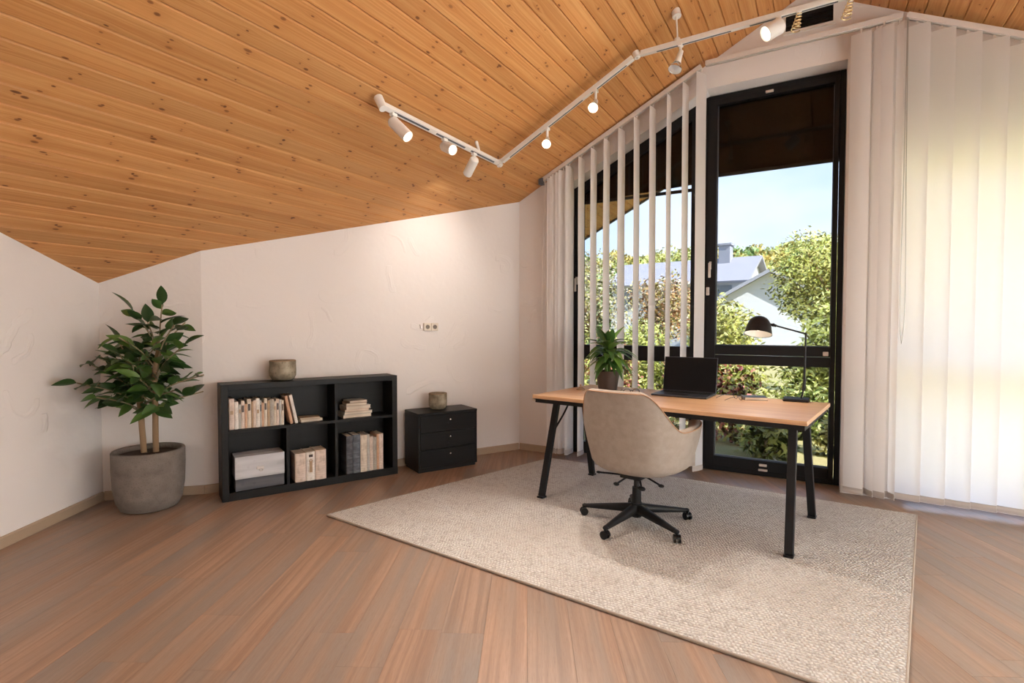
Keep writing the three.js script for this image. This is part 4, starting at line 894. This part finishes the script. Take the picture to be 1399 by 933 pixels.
// ---------------------------------------------------------------- the garden and the neighbours
const grassTex = colorTex(512, 512, (u, v) => { const b = clothN.fbm(u * 8, v * 8, 8, 8, 4), f = clothN(u * 200, v * 200, 200, 200); return mix3(mix3(rgb(176, 160, 112), rgb(138, 140, 84), b), rgb(210, 196, 150), f * 0.4); });
{
  const ground = grid(40, 60, (u, v) => { const x = lerp(-70, 60, u), z = lerp(-5.16, -150, v), d = -z; return [x, -0.16 - 0.45 * sstep(6.5, 14, d) + 13 * sstep(44, 140, d) + 0.15 * Math.sin(x * 0.7) * sstep(12, 30, d), z]; });
  const uvp = ground.attributes.position, uv = ground.attributes.uv; for (let i = 0; i < uvp.count; i++) uv.setXY(i, uvp.getX(i) * 0.4, uvp.getZ(i) * 0.4);
  const g = obj('lawn', ground, std({ map: grassTex, roughness: 1, side: THREE.DoubleSide })); asStructure(g, 'sunlit lawn and hillside behind the house', 'ground');
    asStructure(obj('ground', box(40, 0.2, 40, 15, -0.4, 14.6), std({ map: grassTex, roughness: 1 })), 'ground around the house', 'ground');
}
// leaf clouds: each shrub or crown is a mesh of many small leaves on stems
function leafCloud(r, n, size, inside, long = 1.6) {
  const pos = new Float32Array(n * 18), nor = new Float32Array(n * 18), a = new THREE.Vector3(), b = new THREE.Vector3(), nn = new THREE.Vector3();
  for (let i = 0; i < n; i++) {
    const c = inside(r), s = size * rr(0.6, 1.25, r);
    a.set(rr(-1, 1, r), rr(-1, 0.6, r), rr(-1, 1, r)).normalize(); b.set(rr(-1, 1, r), rr(-1, 1, r), rr(-1, 1, r)).cross(a).normalize(); nn.copy(a).cross(b); if (nn.y < 0) nn.negate();
    const A = a.clone().multiplyScalar(s * long), B = b.clone().multiplyScalar(s * 0.5);
    const p = [c, [c[0] + A.x * 0.5 + B.x, c[1] + A.y * 0.5 + B.y, c[2] + A.z * 0.5 + B.z], [c[0] + A.x, c[1] + A.y, c[2] + A.z], c, [c[0] + A.x, c[1] + A.y, c[2] + A.z], [c[0] + A.x * 0.5 - B.x, c[1] + A.y * 0.5 - B.y, c[2] + A.z * 0.5 - B.z]];
    for (let k = 0; k < 6; k++) { pos.set(p[k], i * 18 + k * 3); nor.set([nn.x, nn.y, nn.z], i * 18 + k * 3); }
  }
  const g = new THREE.BufferGeometry(); g.setAttribute('position', new THREE.BufferAttribute(pos, 3)); g.setAttribute('normal', new THREE.BufferAttribute(nor, 3)); g.setAttribute('uv', new THREE.BufferAttribute(new Float32Array(n * 12), 2));
  return g;
}
const leafM = (r, g, b) => phy({ color: lin(r, g, b), roughness: 0.75, transmission: 0.6, thickness: 0, side: THREE.DoubleSide });
const G = { lime: leafM(0.96, 0.98, 0.36), fresh: leafM(0.88, 0.94, 0.38), deep: leafM(0.55, 0.68, 0.26), red: leafM(0.8, 0.28, 0.26), rust: leafM(0.8, 0.48, 0.26), gold: leafM(0.92, 0.84, 0.36), pale: leafM(0.92, 0.85, 0.72), olive: leafM(0.62, 0.64, 0.32) };
function shrub(name, label, category, at, rad, n, size, mats, o = {}) {
  const r = rng(o.seed || Math.round(Math.abs(at[0] * 131 + at[2] * 37) * 10) + 7), t = thing(name, label, category, at, 0, o.group), stems = [];
  const lumps = []; for (let k = 0; k < (o.lumps || 9); k++) { const a = r() * 6.283, q = Math.sqrt(r()), h = r(); lumps.push([Math.cos(a) * q * rad[0] * 0.75, rad[1] * (0.35 + h * 1.25), Math.sin(a) * q * rad[2] * 0.75, rr(0.32, 0.5, r)]); }
  const inside = (rn) => { const l = lumps[Math.floor(rn() * lumps.length)]; let x, y, z, d; do { x = rr(-1, 1, rn); y = rr(-1, 1, rn); z = rr(-1, 1, rn); d = x * x + y * y + z * z; } while (d > 1); const k = l[3] * 1.25; return [l[0] + x * rad[0] * k, Math.max(0.05, l[1] + y * rad[1] * k), l[2] + z * rad[2] * k]; };
  for (let k = 0; k < (o.stems || 5); k++) { const l = lumps[k % lumps.length], b = V(l[0] * 0.15, 0, l[2] * 0.15); stems.push(tube([b, V(l[0] * 0.45, l[1] * 0.55, l[2] * 0.45), V(l[0], l[1], l[2])], (o.stemR || 0.018), 8, 5)); }
  obj('stem', stems, o.stemM || M.bark, t);
  mats.forEach((m, i) => obj('foliage', leafCloud(r, Math.round(n * 0.72 / mats.length), size, inside, o.long), m, t));
  return t;
}
const gy = (z) => { const d = -z; return -0.17 - 0.45 * sstep(6.5, 14, d) + 13 * sstep(44, 140, d); };
const S = (x, z) => [x, gy(z) - 0.02, z];
// near planting behind the door and the left window
shrub('red_shrub', 'red leaved shrub outside the glazed door', 'shrub', S(-1.55, -8.0), [0.65, 0.62, 0.5], 2600, 0.05, [G.red, G.fresh, G.rust], { lumps: 10, stems: 8, stemM: M.twig });
shrub('red_shrub', 'low red berried shrub in front of the lime hedge', 'shrub', S(-0.95, -7.2), [0.4, 0.42, 0.35], 1200, 0.045, [G.red, G.lime], { lumps: 7, stems: 7, stemM: M.twig });
shrub('red_shrub', 'reddish shrub outside the left window behind the desk plant', 'shrub', S(-3.1, -8.6), [0.6, 0.75, 0.5], 2200, 0.05, [G.red, G.lime, G.rust], { lumps: 9, stems: 6 });
for (const [x, z, rx, ry, n, m, label] of [
  [0.25, -10.2, 0.85, 1.1, 11000, [G.lime, G.fresh], 'tall feathery lime green bush outside the glazed door'],
  [-1.5, -11.0, 0.85, 1.12, 10000, [G.lime, G.fresh, G.gold], 'bushy lime green shrub below the white gabled house'],
  [-3.35, -10.9, 0.72, 0.95, 8500, [G.lime, G.fresh], 'low lime hedge bush seen through the open slats'],
  [-4.9, -10.0, 0.8, 0.95, 7500, [G.fresh, G.lime, G.deep], 'mid green hedge bush at the left of the garden'],
  [-6.8, -9.6, 0.9, 0.8, 3600, [G.deep, G.fresh], 'dark green bush beyond the left window jamb'],
  [-0.2, -8.0, 0.36, 0.38, 1600, [G.deep, G.fresh], 'low dark green plant near the glazed door'],
  [-1.9, -6.6, 0.3, 0.26, 1200, [G.fresh, G.olive], 'small leafy plant close under the left window'],
  [-0.55, -6.5, 0.3, 0.22, 1100, [G.lime, G.olive], 'small leafy plant close in front of the glazed door'],
  [0.25, -7.0, 0.32, 0.3, 1300, [G.olive, G.gold], 'small dry plant close to the glazed door edge'],
  [0.9, -8.3, 0.48, 0.62, 2400, [G.olive, G.pale], 'dry olive shrub behind the desk leg']]) shrub('garden_bush', label, 'bush', S(x, z), [rx, ry, rx * 0.8], n, 0.042, m, { lumps: 16, stems: 7, long: 2.8, group: 'garden bushes' });
// blossoming tree at the left and trees further back
function tree(label, x, z, h, rad, n, size, mats, o = {}) {
  const t = shrub(o.name || 'garden_tree', label, 'tree', [x, gy(z), z], rad, n, size, mats, { lumps: 16, stems: 9, stemR: o.stemR || 0.03, ...o });
  for (const c of t.children) c.geometry.translate(0, h - rad[1] * 1.2, 0);
  obj('trunk', rod(V(0, 0, 0), V(0, h - rad[1] * 0.2, 0), (o.stemR || 0.03) * 2.6, o.stemR || 0.03, 10), M.bark, t);
  return t;
}
tree('pale blossoming tree outside the left window', -5.3, -12.8, 3.0, [1.1, 1.25, 1.0], 8000, 0.055, [G.pale, G.gold, G.pale, G.olive], { name: 'blossom_tree' });
tree('lower blossoming tree with golden leaves right of the pale blossom', -4.0, -15.6, 2.6, [1.0, 1.1, 1.0], 6500, 0.065, [G.pale, G.rust, G.gold], { name: 'blossom_tree' });
tree('tall loose lime green tree rising right of the white gable', 0.5, -17.5, 3.4, [1.8, 1.45, 1.5], 15000, 0.055, [G.lime, G.fresh, G.gold], { long: 2.6 });
tree('airy yellow green tree behind the white gabled house', 0.6, -46.5, 6.4, [3.0, 2.9, 2.6], 9000, 0.18, [G.lime, G.gold, G.fresh]);
tree('lime tree beside the far grey roofed house', -5.3, -26, 2.6, [1.2, 1.1, 1.1], 4000, 0.12, [G.lime, G.rust, G.red]);
tree('round green tree left of the blossoming trees', -13.0, -20, 3.8, [2.2, 1.8, 1.8], 6000, 0.13, [G.fresh, G.gold, G.olive]);
tree('golden tree above the pale roofed house', -13.5, -52, 6.8, [3.0, 2.8, 2.4], 7000, 0.17, [G.gold, G.fresh, G.lime]);
{ // wooded hillside: one mass of crowns
  const r = rng(88), crown = leafCloud(r, 420, 0.34, (q) => { let x, y, z; do { x = rr(-1, 1, q); y = rr(-1, 1, q); z = rr(-1, 1, q); } while (x * x + y * y + z * z > 1); return [x * 1.5, 1.9 + y * 1.7, z * 1.5]; }, 1.5);
  const m = new THREE.InstancedMesh(crown, leafM(0.98, 0.98, 0.55), 900), q = new THREE.Matrix4(), col = new THREE.Color();
  for (let i = 0; i < 900; i++) {
    const z = -48 - 85 * Math.pow(r(), 0.8), x = rr(-75, 30, r) * (-z / 110), s = rr(0.8, 1.7, r);
    q.makeRotationY(r() * 6.28).scale(V(s, s * rr(0.9, 1.4, r), s)).setPosition(x, gy(z) - 0.1, z); m.setMatrixAt(i, q);
    const k = r(); m.setColorAt(i, k < 0.5 ? col.setRGB(0.9, 0.95, 0.7) : k < 0.8 ? col.setRGB(1.0, 0.85, 0.55) : col.setRGB(0.55, 0.75, 0.6));
  }
  m.name = 'hillside_woods'; scene.add(m); tag(m, 'yellow green wooded hillside on the skyline', 'woods', null, 'stuff');
}
// houses
const HM = { wall: std({ color: lin(0.55, 0.57, 0.6), roughness: 0.9 }), roof: std({ color: lin(0.30, 0.31, 0.36), roughness: 0.85 }), roofPale: std({ color: lin(0.30, 0.30, 0.34), roughness: 0.85 }), win: std({ color: lin(0.18, 0.2, 0.22), roughness: 0.2 }), cream: std({ color: lin(0.72, 0.7, 0.5), roughness: 0.9 }) };
function house(label, [x, y, z], turn, W, L, eave, rise, o = {}) {
  const t = thing('house', label, 'house', [x, y, z], turn), hw = W / 2;
  obj('wall', extrude([[-hw, 0], [hw, 0], [hw, eave], [0, eave + rise], [-hw, eave]], L).translate(0, 0, -L), o.wall || HM.wall, t);
  for (const s of [-1, 1]) {
    const a = Math.atan2(rise, hw), len = Math.hypot(hw, rise) + 0.5, g = box(len, 0.16, L + 0.9, -len / 2 * 0 + (s > 0 ? len / 2 : -len / 2), 0.09, -L / 2 + 0.05);
    const p = obj('roof', g, o.roof || HM.roof, t); p.position.set(0, eave + rise, 0); p.rotation.z = s > 0 ? -a : a;
  }
  return t;
}
{
  const h1 = house('white gabled house with grey roof and three round vents', [-2.37, gy(-30), -30], 0.12, 7.4, 9, 2.45, 2.1);
  for (let k = 0; k < 3; k++) obj('round_vent', new THREE.CylinderGeometry(0.13, 0.13, 0.05, 16).rotateX(Math.PI / 2).translate(0.55 + k * 0.42, 3.72 - k * 0.12, 0.02), HM.win, h1);
  const h2 = house('pale house with long grey roof and chimney', [-4.4, gy(-43), -43], Math.PI / 2 - 0.1, 7, 9.8, 5.0, 1.8, { roof: HM.roofPale });
  obj('chimney', [box(0.9, 1.6, 0.8, -0.6, 7.0, -1.9), box(1.1, 0.14, 1.0, -0.6, 7.85, -1.9)], HM.roof, h2);
  for (let k = 0; k < 4; k++) { const f = obj('window', box(0.06, 1.1, 1.1, -3.52, 4.1, -1.3 - k * 2.3), HM.win, h2); obj('sill', box(0.16, 0.08, 1.3, -3.56, 3.5, -1.3 - k * 2.3), HM.wall, f); }
}

scene.traverse((o) => { if (o.isMesh) { o.castShadow = true; o.receiveShadow = true; } });
renderer.render(scene, camera);
